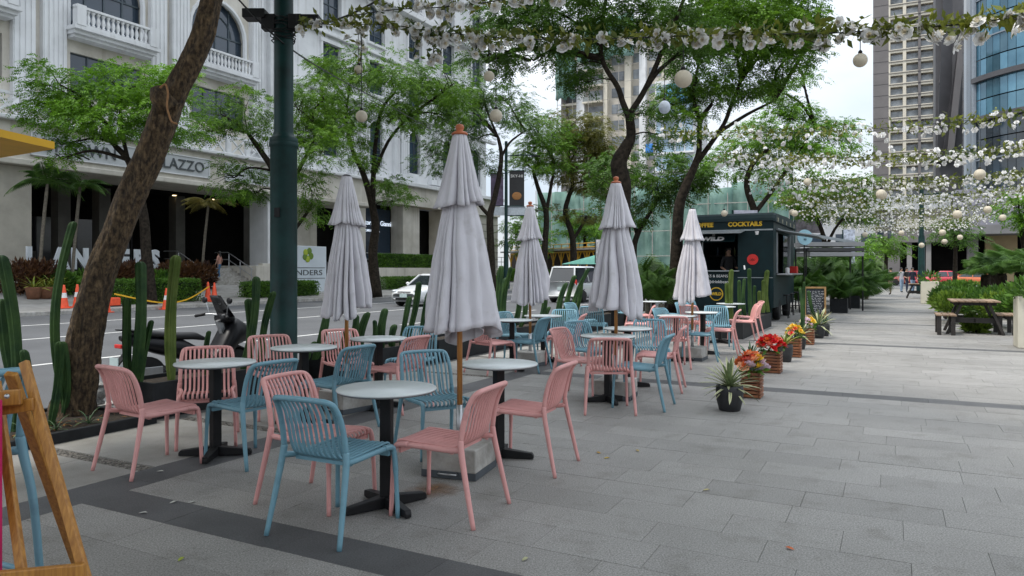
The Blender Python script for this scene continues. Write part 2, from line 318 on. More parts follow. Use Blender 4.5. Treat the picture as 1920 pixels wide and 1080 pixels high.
# wall with openings: built of piers and spandrels between the windows
bays = [21.2-7.8*k for k in range(4,0,-1)]+[21.2,29.0]
def arch_pts(u0,u1,z0,zs,n=10):
    r = (u1-u0)/2; c = (u0+u1)/2
    return [(u0,z0),(u1,z0)]+[(c+r*math.cos(math.pi*i/n), zs+r*math.sin(math.pi*i/n)) for i in range(n+1)]
def plate(pts, v, th, name, m, parent):           # a flat outline in the (u,z) plane given thickness along v
    n = len(pts); mb = MB(); vs = [(a,v,b) for a,b in pts]+[(a,v+th,b) for a,b in pts]
    mb.add(vs, [tuple(range(n)), tuple(range(2*n-1,n-1,-1))]+[(i,n+i,n+(i+1)%n,(i+1)%n) for i in range(n)]); return mb.build(name, m, parent)
def arch_wall(u0,u1,a0,a1,z0,z1,sill,zs,v,th,m,n=10):  # wall panel u0..u1, z0..z1 with an arched opening a0..a1
    mb = MB(); r = (a1-a0)/2; c = (a0+a1)/2
    mb.box(((u0+a0)/2,v+th/2,(z0+z1)/2),(a0-u0,th,z1-z0)); mb.box(((u1+a1)/2,v+th/2,(z0+z1)/2),(u1-a1,th,z1-z0))
    if sill > z0: mb.box((c,v+th/2,(z0+sill)/2),(a1-a0,th,sill-z0))
    P0 = [(c-r*math.cos(math.pi*i/n), zs+r*math.sin(math.pi*i/n)) for i in range(n+1)]
    for i in range(n):
        (xa,za),(xb,zb) = P0[i],P0[i+1]
        vs = [(xa,v,za),(xb,v,zb),(xb,v,z1),(xa,v,z1),(xa,v+th,za),(xb,v+th,zb),(xb,v+th,z1),(xa,v+th,z1)]
        mb.add(vs, [(0,1,2,3),(7,6,5,4),(0,4,5,1),(3,2,6,7)])
    mb.build('wall', m, bld)
def arch_trim(a0,a1,z0,zs,v,w,m,parent,n=12):
    r = (a1-a0)/2; c = (a0+a1)/2; pts = [(a0,z0),(a0,zs)]+[(c-r*math.cos(math.pi*i/n), zs+r*math.sin(math.pi*i/n)) for i in range(1,n)]+[(a1,zs),(a1,z0)]
    MB().tube([(a,v,b) for a,b in pts], w, 6).build('window_trim', m, parent)
def arch_window(a0,a1,z0,zs,v,mull):
    w = plate(arch_pts(a0,a1,z0,zs), v, .05, 'window', WGLASS, bld); mb = MB(); r = (a1-a0)/2; top = zs+r
    for k in range(1,mull):
        x = a0+(a1-a0)*k/mull; h = zs+math.sqrt(max(0,r*r-(x-(a0+a1)/2)**2)); mb.box((x,v-.03,(z0+h)/2),(.09,.06,h-z0))
    for z in (z0+(zs-z0)*.5, zs): mb.box(((a0+a1)/2,v-.032,z),(a1-a0,.055,.09))
    q = [( (a0+a1)/2-r*.6*math.cos(math.pi*i/8), zs+r*.6*math.sin(math.pi*i/8)) for i in range(9)]; mb.tube([(a,v-.03,b) for a,b in q], .05, 4)
    mb.build('window_frame', WFR, w); arch_trim(a0,a1,z0,zs,v-.35,.16,WHITE,w)
def rect_window(a0,a1,z0,z1,v,nx=2,nz=3,trim=True):
    w = MB().box(((a0+a1)/2,v+.02,(z0+z1)/2),(a1-a0,.04,z1-z0)).build('window', WGLASS, bld); mb = MB()
    for k in range(nx+1): mb.box((a0+(a1-a0)*k/nx,v-.03,(z0+z1)/2),(.09,.06,z1-z0))
    for k in range(nz+1): mb.box(((a0+a1)/2,v-.034,z0+(z1-z0)*k/nz),(a1-a0,.052,.08))
    mb.build('window_frame', WFR, w)
    if trim:
        t = MB(); 
        t.box(((a0+a1)/2,v-.34,z1+.14),(a1-a0+.6,.22,.28)); t.box(((a0+a1)/2,v-.36,z0-.12),(a1-a0+.5,.26,.2))
        t.box((a0-.13,v-.33,(z0+z1)/2),(.2,.18,z1-z0)); t.box((a1+.13,v-.33,(z0+z1)/2),(.2,.18,z1-z0)); t.build('window_trim', WHITE, w)
bal_me = MB().lathe([(.09,0),(.09,.08),(.05,.12),(.1,.3),(.085,.42),(.045,.58),(.06,.62),(.09,.68),(.09,.75)], 8).mesh('baluster', WHITE, True)
def pilaster(u0,u1,z0,z1,parent):
    p = MB().box(((u0+u1)/2,FV-.13,(z0+z1)/2),(u1-u0,.34,z1-z0)).build('pilaster', WHITE, parent); mb = MB(); n = max(3, round((u1-u0)/.26))
    for k in range(n): mb.box((u0+(u1-u0)*(k+.5)/n, FV-.322, (z0+z1)/2),((u1-u0)/n*.62,.055,z1-z0-.8))
    mb.build('fluting', WHITE, p)
    MB().box(((u0+u1)/2,FV-.2,z0+.25),(u1-u0+.25,.6,.5)).build('pilaster_base', WHITE, p)
ZB, ZT = 9.3, 34.
for b in bays:
    pilaster(b, b+1.12, ZB+.5, 24, bld); pilaster(b+1.5, b+2.75, ZB+.5, 24, bld)
    w0, w1 = b+2.75, b+7.8
    B('wall', b-.02, w0, ZB, ZT, FV+.04, FV+.6, CREAM)
    # lower strip window, balcony, arched window
    B('wall', w0, w1, ZB, 11.2, FV, FV+.6, CREAM); B('wall', w0, w0+.35, 11.2, 13.5, FV, FV+.6, CREAM); B('wall', w1-.35, w1, 11.2, 13.5, FV, FV+.6, CREAM)
    rect_window(w0+.35, w1-.35, 11.2, 13.5, FV+.25, 4, 2, False)
    arch_wall(w0, w1, w0+.25, w1-.3, 13.5, 23., 14.9, 17.3, FV, .6, CREAM); arch_window(w0+.25, w1-.3, 14.9, 17.3, FV+.4, 4)
    B('wall', w0, w1, 23, ZT, FV, FV+.6, WHITE)
    bc = MB(); bc.box(((w0+w1)/2-.05,FV-.55,14.62),(w1-w0+.1,1.3,.2)); bc.box(((w0+w1)/2-.05,FV-.45,14.42),(w1-w0-.1,1.05,.2)); bc.box(((w0+w1)/2-.05,FV-.36,14.24),(w1-w0-.3,.8,.16))
    bo = bc.build('balcony', WHITE, bld)
    MB().box(((w0+w1)/2-.1,FV-1.02,15.72),(w1-w0-.1,.3,.14)).build('balcony_rail', WHITE, bo, bevel=.02); MB().box(((w0+w1)/2-.1,FV-1.02,14.77),(w1-w0-.1,.3,.1)).build('balcony_rail', WHITE, bo)
    for x in (w0+.25, w1-.45): MB().box((x,FV-1.02,15.28),(.5,.42,1.1)).build('balcony_pier', WHITE, bo)
    for k in range(13):
        link('baluster', bal_me, bo, (w0+.72+k*(w1-w0-1.6)/12.0, FV-1.02, 14.82), scale=(1.15,1.15,1.1))
u2 = 36.8
pilaster(36.9,37.9,ZB+.5,24,bld); pilaster(38.5,39.5,ZB+.5,24,bld); B('wall',36.8,41.6,ZB,ZT,FV+.04,FV+.6,WHITE)
q = 41.6
while q < UE-2:
    e = min(q+5.75, UE); a0 = q+2.6; a1 = a0+2.1
    if e-q < 5: B('wall',q,e,ZB,ZT,FV+.02,FV+.6,WHITE); break
    pilaster(q+.25,q+.95,ZB+.5,15.6,bld); pilaster(q+1.25,q+1.95,ZB+.5,15.6,bld)
    arch_wall(q,e,a0,a1,ZB,15.6,10.6,13.6,FV,.6,WHITE); arch_window(a0,a1,10.6,13.6,FV+.35,3)
    zz = 15.6
    for z0,z1 in ((16.8,19.6),(21.2,24.4),(26.,29.),(30.4,33.)):
        B('wall',q,e,zz,z0,FV,FV+.6,WHITE); B('wall',q,a0,z0,z1,FV,FV+.6,WHITE); B('wall',a1,e,z0,z1,FV,FV+.6,WHITE); rect_window(a0,a1,z0,z1,FV+.25,2,4); zz = z1
    B('wall',q,e,zz,ZT,FV,FV+.6,WHITE); q = e
for z,d,h in ((15.75,.5,.35),(20.3,.35,.25),(25.1,.9,.5),(33.9,1.2,.7)): B('cornice', 41.2, UE+d, z-h/2, z+h/2, FV-d, FV+.02, WHITE, bevel=.05)
for z,d,h in ((25.1,.93,.5),(33.9,1.23,.7)): B('cornice', -14, 41.2, z-h/2, z+h/2, FV-d, FV+.02, WHITE, bevel=.05)
B('side_wall', UE-.6, UE, 0, ZT, FV+.62, FV+30, WHITE); B('roof', -14, UE, ZT-.3, ZT, FV+.62, FV+30, CONC); B('rear_wall', -14, UE, 0, ZT, FV+30, FV+30.4, CREAM)
# ledge above the ground floor with lattice balustrade, fascia sign, dark recess
CV = 36.4
B('canopy_slab', -12, 46, 6.75, 8.5, CV, FV, CREAM); B('canopy_cornice', -12, 46.1, 8.5, 8.72, CV-.3, FV-.02, WHITE, bevel=.05); B('canopy_cornice', -12, 46.1, 6.45, 6.75, CV-.25, FV-.02, CREAM, bevel=.05)
B('canopy_slab', 46, UE, 7.4, 9.3, FV-1.2, FV+.3, CREAM); B('canopy_cornice', 46, UE+.3, 9.1, 9.45, FV-1.6, FV-.0, WHITE, bevel=.05)
lr = MB().box((17,CV+.1,9.78),(58,.16,.14)).build('lattice_rail', WHITE, bld)
for k in range(38):
    x = -11.3+k*1.5; x0, x1 = x, x+1.05
    if x > 45: break
    mb = MB().bar((x0,CV+.1,8.74),(x1,CV+.1,9.7),.1,.09,(0,1,0)).bar((x0,CV+.085,9.7),(x1,CV+.085,8.74),.1,.09,(0,1,0)); mb.build('lattice_cross', WHITE, lr)
    MB().box((x+1.28,CV+.1,9.22),(.32,.2,.98)).build('lattice_post', WHITE, lr)
SIGNB = mat('sign_plaque', (.47,.49,.50), .6, .05, 2); SIGNT = mat('sign_letter_dark', (.07,.08,.085), .5)
def signplate(u0,u1,z0,z1,word,tu,sz):
    p = MB().box(((u0+u1)/2,CV-.03,(z0+z1)/2),(u1-u0,.06,z1-z0)).build('sign_plate', SIGNB, bld)
    for x0,x1,za,zb in ((u0,u1,z0,z0+.06),(u0,u1,z1-.06,z1),(u0,u0+.06,z0,z1),(u1-.06,u1,z0,z1)): MB().box(((x0+x1)/2,CV-.08,(za+zb)/2),(x1-x0,.05,zb-za)).build('sign_border', WHITE, p)
    # seen from the road, u grows to the right: the text runs along +u and faces -v
    if word: text(word, sz, SIGNT, 'sign_letters', p, (tu,CV-.1,(z0+z1)/2-.02), (math.radians(90),0,0), .05, sx=1.08)
signplate(20.2,30.45,7.0,8.15,None,0,1); sp_ = bld.children[-1]; text('UPTOWN',.86,SIGNT,'sign_letters',sp_,(22.6,CV-.1,7.56),(math.radians(90),0,0),.05); text('PALAZZO',.86,SIGNT,'sign_letters',sp_,(28.15,CV-.1,7.56),(math.radians(90),0,0),.05); signplate(31.6,36.6,7.0,8.15,None,0,1)
# ground floor: dark recess, glass line, columns, floor
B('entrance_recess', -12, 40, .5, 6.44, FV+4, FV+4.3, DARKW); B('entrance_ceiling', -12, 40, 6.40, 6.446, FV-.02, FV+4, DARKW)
for u_ in (20.5,23,26,29,32,35): MB().lathe([(.12,6.36),(.12,6.395)],12,(u_,FV+1.5,0)).build('downlight',mat('warm_lamp',(1,.75,.4),.4,.02,2,emit=2.),bld)
for u_ in (21.0,22.8): B('interior_shelf',u_,u_+1.5,.8,2.6,FV+3.2,FV+3.9,mat('dim_shelf',(.05,.045,.04),.7,.5,3))
for u_ in (24.6,27.0,32.2): B('inner_column',u_,u_+.7,.5,6.4,FV+1.6,FV+2.3,mat('inner_stone',(.10,.095,.085),.8,.2,1))
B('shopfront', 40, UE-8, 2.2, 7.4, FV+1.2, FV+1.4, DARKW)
for u in (3,10.2,18.6): B('column', u, u+1.8, .4, 6.45, CV+.2, CV+1.6, STONE, bevel=.04)
for u in (35.3,): B('column', u, u+1.9, .4, 6.45, CV+.2, CV+1.9, WHITE, bevel=.04)
for u, w in ((41.,2.1),(46.8,2.2),(54.3,2.6),(60.5,2.)): B('column', u, u+w, .5, 7.4, FV-.5, FV+.9, CREAM, bevel=.04)
B('wall', UE-8, UE, .4, 7.4, FV-.9, FV+.6, STONE)
for z in np.arange(1.2,7.2,.75): B('stone_course', UE-8, UE+.02, z, z+.05, FV-.93, FV-.9, mat('stone_joint',(.16,.15,.13),.9))
B('door_panel', 24.2, 30.4, .7, 4.6, FV+3.6, FV+3.8, mat('dark_glass',(.02,.02,.022),.1))
for u in (24.2,26.2,28.3,30.4): B('door_frame', u-.05, u+.05, .7, 4.6, FV+3.5, FV+3.62, BLK)
NEON = mat('neon_white', (.75,.85,1.), .4, .02, 2, emit=.45)
w = B('shop_window', 49.2, 54.2, 2.4, 7.0, FV+.9, FV+1., mat('shop_glass',(.015,.03,.05),.08))
text('Trattoria da Gianni', .62, NEON, 'neon_letters', w, (51.9,FV+.85,5.7), (math.radians(90),0,0), .03); text('CAFE E CUCINA', .28, NEON, 'neon_letters', w, (51.6,FV+.85,5.0), (math.radians(90),0,0), .03)
w = B('wall_lamp', 58.0, 58.6, 4.7, 5.0, FV+1.0, FV+1.16, mat('warm_lamp',(1,.75,.4),.4,.02,2,emit=2.)); 
# terrace wall, railing, hedge platform in front of the shopfront
tw = thing('terrace', 'cream terrace wall with thin steel railing in front of the dark shopfront', 'wall', P(0,0), ROT)
MB().box((58,36.2,.95),(25,.3,1.5)).build('terrace_wall', CREAM, tw); MB().box((58,38.2,1.6),(25,3.7,.25)).build('terrace_floor', CONC, tw)
for z in (1.95,2.4,2.9): MB().tube([(45.7,37.2,z),(70,37.2,z)], .03, 6).build('rail', STEEL, tw)
for u in np.arange(46,70,1.9): MB().tube([(u,37.2,1.7),(u,37.2,2.9)], .03, 6).build('rail_post', STEEL, tw)
# steps and cheek walls at the entrance
st = thing('entrance_steps', 'broad concrete entrance steps with metal handrails', 'steps', P(0,0), ROT)
for k in range(7): MB().box((31.0,35.3+k*.34+.9,.62+.155*k),(4.2,1.8,.155)).build('step', CONC, st, bevel=.01)
MB().box((33.6,37.0,1.15),(1.0,3.4,1.3)).build('cheek_wall', CREAM, st, bevel=.02); MB().box((36.0,36.0,1.2),(3.8,.4,1.5)).build('cheek_wall', CREAM, st, bevel=.02)
for u in (29.2,32.9):
    for z in (.5,.95): MB().tube([(u,35.4,.62+z),(u,37.6,1.7+z),(u,38.8,1.7+z)], .03, 6).build('handrail', STEEL, st)
    for k in range(3): MB().tube([(u,35.5+k*1.0,.6+k*.45),(u,35.5+k*1.0,1.6+k*.47)], .03, 6).build('handrail_post', STEEL, st)
for k in range(5): MB().box((17.2,34.4+k*.34+.7,.5+.155*k),(3.2,1.4,.155)).build('step', CONC, st, bevel=.01)
# big white letters LANDERS among the plants, and the white board with the leaf mark
LW = mat('letter_white', (.62,.66,.70), .45, .05, 2)
ls = thing('letter_sign', 'large white LANDERS letters standing among the red-leaved plants', 'sign', P(0,0), ROT)
for ch, px in zip('LANDERS', (60,113,150,195,232,262,290)):
    p = onv(px, 487, 34.9); uu, vv = UV(p); text(ch, 1.32, LW, 'letter', ls, (uu,vv,2.02), (math.radians(90),0,0), .12, sx=.82, bold=.07)
bs_ = thing('sign_board', 'white free-standing board with green leaf mark and the word LANDERS', 'sign', P(0,0), ROT)
a = UV(onv(528,470,31.5)); b_ = UV(onv(609,470,31.5)); BW = mat('board_white', (.60,.66,.71), .4, .04, 1)
MB().box(((a[0]+b_[0])/2,31.5,1.55),(b_[0]-a[0],.25,2.85)).build('board', BW, bs_, bevel=.02); mu = (a[0]+b_[0])/2
for k,(dx,dz,m) in enumerate(((-.12,.33,0),(.2,.42,1),(.34,.12,1),(.05,-.06,0),(-.16,.06,1))):
    MB().sphere((mu+.12+dx,31.36,2.25+dz), .21, 12, 6, (1,.06,1)).build('leaf_mark', mat('leaf_lime',(.36,.45,.03),.5) if m==0 else mat('leaf_green',(.13,.23,.02),.5), bs_, True)
text('LANDERS', .46, SIGNT, 'board_letters', bs_, (mu-.12,31.36,1.35), (math.radians(90),0,0), .02, sx=1.62)
for z in (1.66,1.02): MB().box((mu,31.365,z),(b_[0]-a[0]-.3,.02,.035)).build('board_rule', SIGNT, bs_)
# ---------------------------------------------------------------- slatted plastic chair
def smooth_path(ctrl, n=4):
    pts = [Vector(p) for p in ctrl]; out = []
    for i in range(len(pts)-1):
        p0 = pts[max(0,i-1)]; p1 = pts[i]; p2 = pts[i+1]; p3 = pts[min(len(pts)-1,i+2)]
        for k in range(n):
            t = k/n; out.append(.5*((2*p1)+(p2-p0)*t+(2*p0-5*p1+4*p2-p3)*t*t+(3*p1-p0-3*p2+p3)*t**3))
    out.append(pts[-1]); return out
SEATP = [(.215,.405),(.243,.425),(.222,.452),(.10,.447),(-.06,.438),(-.145,.437),(-.198,.462),(-.226,.52),(-.25,.62),(-.278,.71),(-.322,.782)]
def make_chair(name, m, label, group, lift=0.):
    t = thing(name, label, 'chair', group=group)
    lz = lambda p: (p[0],p[1],p[2]+lift)
    key = {}
    for i in range(11):
        x = -.178+i*.0356
        if abs(x) not in key or True:
            b = .018*(x/.178)**2
            path = smooth_path([(x*(1-.0*k), y+(b if k > 5 else 0), z+lift+(.006*(x/.178)**2 if k<6 else 0)) for k,(y,z) in enumerate(SEATP)], 3)
            MB().tube(path, .0112, 8, sq=(.72,.84), up0=(0,1,0)).build('slat', m, t, True)
    for sx in (-1,1):
        MB().tube([lz(p) for p in smooth_path([(sx*.232,.258,-lift),(sx*.224,.25,.25),(sx*.216,.243,.39),(sx*.212,.222,.433),(sx*.208,.15,.44)],4)], [.0140]*5+[.0170]*6+[.0190]*6, 8).build('leg', m, t, True)
        MB().tube([lz(p) for p in smooth_path([(sx*.262,-.318,-lift),(sx*.248,-.272,.2),(sx*.232,-.225,.42),(sx*.224,-.215,.5)],4)], [.014,.0147,.0154,.016,.0167,.0175,.018,.0187,.0195,.020,.020,.0195,.0185], 8).build('leg', m, t, True)
        MB().tube([lz(p) for p in smooth_path([(sx*.209,.17,.439),(sx*.206,0,.433),(sx*.207,-.13,.43),(sx*.226,-.222,.442)],3)], [.018]*7+[.018,.0185,.019], 8, sq=(1,.9)).build('seat_rail', m, t, True)
    top = [(-.224,-.216,.49),(-.222,-.228,.58),(-.217,-.254,.68),(-.208,-.29,.755),(-.188,-.322,.785),(-.12,-.333,.792)]
    fr = top+[(0,-.337,.794)]+[(-a,b,c) for a,b,c in reversed(top)]
    MB().tube([lz(p) for p in smooth_path(fr,3)], .0168, 8).build('back_frame', m, t, True)
    MB().box((0,.215,.398+lift),(.4,.02,.03)).build('seat_brace', m, t); MB().box((0,-.14,.415+lift),(.4,.02,.02)).build('seat_brace', m, t)
    if lift:
        MB().tube([(-.235,.256,.22),(.235,.256,.22)], .012, 8).build('foot_rest', m, t, True)
        for sx in (-1,1): MB().tube([(sx*.235,.256,.22),(sx*.256,-.30,.22)], .012, 8).build('foot_rest', m, t, True)
    return t
GC = {'p':'pink chairs on the terrace','b':'blue chairs on the terrace'}
proto = {'p':make_chair('slatted_chair', PINK, '', GC['p']), 'b':make_chair('slatted_chair', BLUE, '', GC['b'])}; used = {}
def chair(col, x, y, fx, fy, label):
    a = math.atan2(fy, fx)-math.pi/2                   # local +y is the direction the sitter faces
    o = proto[col]; ln = math.hypot(fx,fy); loc = (x+.035*fx/ln, y+.035*fy/ln, .0)
    if col not in used: used[col] = 1; o.location = loc; o.rotation_euler = (0,0,a); o['label'] = label; return o
    return copy_tree(o, loc, a, label)
T = {}                                                  # tables: id -> (x, y)
def tb(k, px, py): Y = F*.757/(py-HOR); T[k] = ((px-960)/F*Y, Y)
for k,px,py in (('A',725,731),('B',935,684),('C',404,682),('D',570,653),('E',710,636),('F',960,601),('G',1018,593),('H',1140,631),('I',1177,617),('J',1318,586.5),('K',1268,593),('L',1225,566),('M',1370,570),('N',1350,575.5),('O',1150,577)): tb(k,px,py)
TLAB = {'A':'round white bistro table with one blue and two pink chairs round it','B':'round white bistro table beside the concrete umbrella base with rust stain','C':'round white bistro table next to the leaning tree trunk','D':'round white bistro table in front of the green lamp post','E':'round white bistro table behind the umbrella with a bare dark cap','F':'round white bistro table behind the largest closed umbrella','G':'round white bistro table against the cactus trough with an umbrella pole at its edge','H':'round white bistro table with a pink chair seen square from behind','I':'round white bistro table crossed by a wooden umbrella pole, beside a square-on blue chair','J':'round white bistro table in front of the wide blue chair near the trailer','K':'round white bistro table behind a pink chair seen from its back','L':'small-looking round white table under the palms beside the dark trailer','M':'round white bistro table close to the cacti before the trailer','N':'round white bistro table at the pair of pink chairs by the cactus trough','O':'round white bistro table half hidden by a closed umbrella, blue chairs around'}
def make_table():
    t = thing('bistro_table', '', 'table', group='round bistro tables')
    MB().lathe([(.30,.742),(.312,.745),(.315,.75),(.312,.757),(.0005,.7575)], 48).build('table_top', TTOP, t, True)
    MB().lathe([(.308,.736),(.309,.742)], 48).build('top_edge', TEDGE, t, True)
    MB().box((0,0,.385),(.072,.072,.66)).build('column', BLK, t, bevel=.006); MB().box((0,0,.725),(.26,.26,.02)).build('top_plate', BLK, t)
    for k in range(4):
        a = math.pi/4+k*math.pi/2; ca, sa = math.cos(a), math.sin(a); mb = MB(); prof = [(.0,.03,.085),(.06,.032,.075),(.27,.022,.05),(.285,.018,.03)]
        vs = []
        for r,w,z in prof:
            for (s,zz) in ((-1,.006),(1,.006),(1,z),(-1,z)): vs.append((ca*r-sa*w*s, sa*r+ca*w*s, zz))
        mb.add(vs, [(i*4+j, i*4+(j+1)%4, i*4+4+(j+1)%4, i*4+4+j) for i in range(3) for j in range(4)]+[(3,2,1,0),(12,13,14,15)]); mb.build('base_foot', BLK, t, bevel=.004)
    return t
t0 = make_table(); first = True
for k,(x,y) in T.items():
    a = ROT+{'A':.35,'B':-.5,'C':-.2}.get(k, rng.uniform(-.6,.6))
    if first: t0.location = (x,y,0); t0.rotation_euler = (0,0,a); t0['label'] = TLAB[k]; first = False
    else: copy_tree(t0, (x,y,0), a, TLAB[k])
chair('p',-2.77,5.57,.30,.46,'pink slatted chair beside the leaning tree trunk, its back to the easel')
chair('p',-2.68,6.42,.36,-.9,'pink slatted chair behind the table next to the leaning tree, facing it')
chair('b',-2.06,5.82,-.8,.55,'blue slatted chair at the table next to the leaning tree')
chair('p',-1.28,4.80,.43,-.21,'pink slatted chair directly behind the foremost blue chair')
chair('b',-1.03,4.27,.25,.5,'blue slatted chair, the largest one, with its feet on the dark slate band')
chair('p',-.38,4.57,-.47,.2,'pink slatted chair in front of the concrete base of the largest umbrella')
chair('p',.16,5.63,-.47,.21,'pink slatted chair at the open granite side of the table by the concrete base')
chair('b',-.64,6.10,.45,-.85,'blue slatted chair beside the wooden pole of the largest umbrella, facing the granite')
chair('b',-1.65,6.93,-.8,.5,'blue slatted chair at the table before the green lamp post')
chair('p',-2.47,7.62,.5,-.8,'pink slatted chair right in front of the green lamp post')
chair('p',-1.90,8.42,.5,-.8,'pink slatted chair behind the pole of the umbrella with the dark cap')
chair('p',-1.24,7.92,-.85,.5,'pink slatted chair with its back to the largest umbrella, seat towards the cactus trough')
chair('b',-1.20,8.80,-.25,-.9,'blue slatted chair behind the pink one next to the largest umbrella')
chair('p',-.32,10.75,.6,.55,'pink slatted chair under the ragged hem of the largest umbrella')
chair('b',.06,12.1,.75,-.6,'blue slatted chair against the cactus trough behind the largest umbrella')
chair('b',.24,10.95,-.9,.4,'blue slatted chair at the pole of the small umbrella with a folded flap')
chair('b',.88,12.75,-.2,-.95,'blue slatted chair facing out behind the table against the cactus trough')
chair('p',.88,11.75,-.95,.25,'pink slatted chair overlapping a blue one against the cactus trough')
chair('p',.80,8.72,.8,-.5,'pink slatted chair, tall-looking, left of the pink chair seen square from behind')
chair('p',1.03,7.82,.05,1,'pink slatted chair seen square from behind at its white table')
chair('b',1.05,9.85,.6,-.8,'blue slatted chair between the two tables at the scalloped umbrella')
chair('b',1.93,10.15,-.1,-1,'blue slatted chair turned square to the front beside the scalloped umbrella pole')
chair('b',1.46,8.07,-.9,.4,'blue slatted chair in profile with glossy back, out on the granite')
chair('p',1.88,9.22,-.93,.3,'pink slatted chair just behind the glossy blue chair in profile')
chair('p',2.48,11.35,.12,1,'pink slatted chair with white glints on its top rail, seen from behind')
chair('b',2.9,13.25,.65,-.7,'blue slatted chair behind the pink chair with white glints')
chair('b',3.98,14.1,-.1,-1,'blue slatted chair, square to the front, nearest the trailer umbrella')
chair('b',3.17,12.25,-.95,.3,'blue slatted chair in profile beside the spiky green pot plant')
chair('p',3.78,13.1,-.9,.35,'pink slatted chair back to back with the flower crates')
chair('p',4.86,15.3,-1,.12,'pink slatted chair in profile in front of the cactus trough')
chair('p',5.4,16.65,-1,.1,'pink slatted chair mostly hidden behind another pink one at the cactus trough')
chair('b',4.4,17.5,.5,-.8,'blue slatted chair close to the trailer wall with the yellow emblem')
chair('b',3.88,15.8,.6,-.75,'blue slatted chair left of the pole of the umbrella before the trailer')
chair('p',3.75,14.9,.7,.6,'pink slatted chair behind the blue one that faces square to the front')
chair('b',1.62,14.45,.3,.95,'blue slatted chair seen from behind between two closed umbrellas')
chair('b',1.46,15.6,.75,-.55,'blue slatted chair tucked behind the one seen from behind, near the white van')
chair('p',2.55,14.6,-.95,.2,'pink slatted chair right behind the scalloped umbrella')
chair('p',3.0,17.3,.95,.2,'pink slatted chair at the table under the palms')
chair('b',2.95,18.4,.6,-.7,'blue slatted chair under the palms next to a pink one')
chair('b',3.95,17.6,-.95,.25,'blue slatted chair in profile at the table under the palms')
bar = make_chair('bar_stool', BLUE, 'tall blue slatted bar chair behind the wooden easel', None, .30)
bar.pop('group', None) if 'group' in bar else None
bar.location = (-2.37,2.98,0); bar.rotation_euler = (0,0,math.radians(64))

# ---------------------------------------------------------------- closed umbrellas
def canopy(seed, prof, zlow, rag, amp, nf, n=180, flap=0):
    R = random.Random(seed); ph = [R.uniform(0,6.28) for _ in range(8)]; fo = [R.uniform(.35,1.45) for _ in range(nf)]; zz = [R.uniform(-rag,rag) for _ in range(nf)]; tw = [R.uniform(-.5,.5) for _ in range(nf)]
    V, Fc = [], []; k = len(prof)
    for i,(r,z) in enumerate(prof):
        t = i/(k-1); a = amp*min(1,.25+1.6*t)
        for j in range(n):
            th = 2*math.pi*j/n; s = th/(2*math.pi)*nf+.42*math.sin(2*th+ph[6])+.3*math.sin(3*th+ph[7])+.05*math.sin(3*z*2+ph[0])+.14*math.sin(2*th+ph[1])*t; c = int(math.floor(s)) % nf; f = s-math.floor(s)
            dv = min(f,1-f); ridge = math.exp(-(dv/.13)**2); f2 = math.exp(-((f-.5-.2*tw[c])/.07)**2)*.55   # 1 on a valley line, a softer second crease inside each pleat
            rr = r*(1+a*(.34-ridge*1.15-f2*(.4+fo[c]))*fo[c]+a*.15*math.sin(nf*1.5*th+ph[2]+1.2*z)+.09*t*math.sin(2*th+ph[3])+.05*t*math.sin(3*th+ph[6]+3*z)+.05*mnoise.noise((2.2*math.cos(th)+seed,2.2*math.sin(th),z*5))+.045*mnoise.noise((6*math.cos(th)+seed,6*math.sin(th),z*7))+.02*math.sin(7*z+2*th+ph[4]))
            dz = (zz[c]*math.sin(math.pi*f)-rag*.45*math.sin(math.pi*f)+rag*.3*ridge+rag*.7*math.sin(th+ph[7]))*t**3
            rr *= 1+flap*max(0,math.cos(th-ph[5]))**6*max(0,math.sin(math.pi*min(1,t*1.05)))*t
            V.append((rr*math.cos(th+.06*tw[c]*t), rr*math.sin(th+.06*tw[c]*t), z+dz))
    for i in range(k-1):
        for j in range(n): Fc.append((i*n+j,i*n+(j+1)%n,(i+1)*n+(j+1)%n,(i+1)*n+j))
    return MB().add(V, Fc)
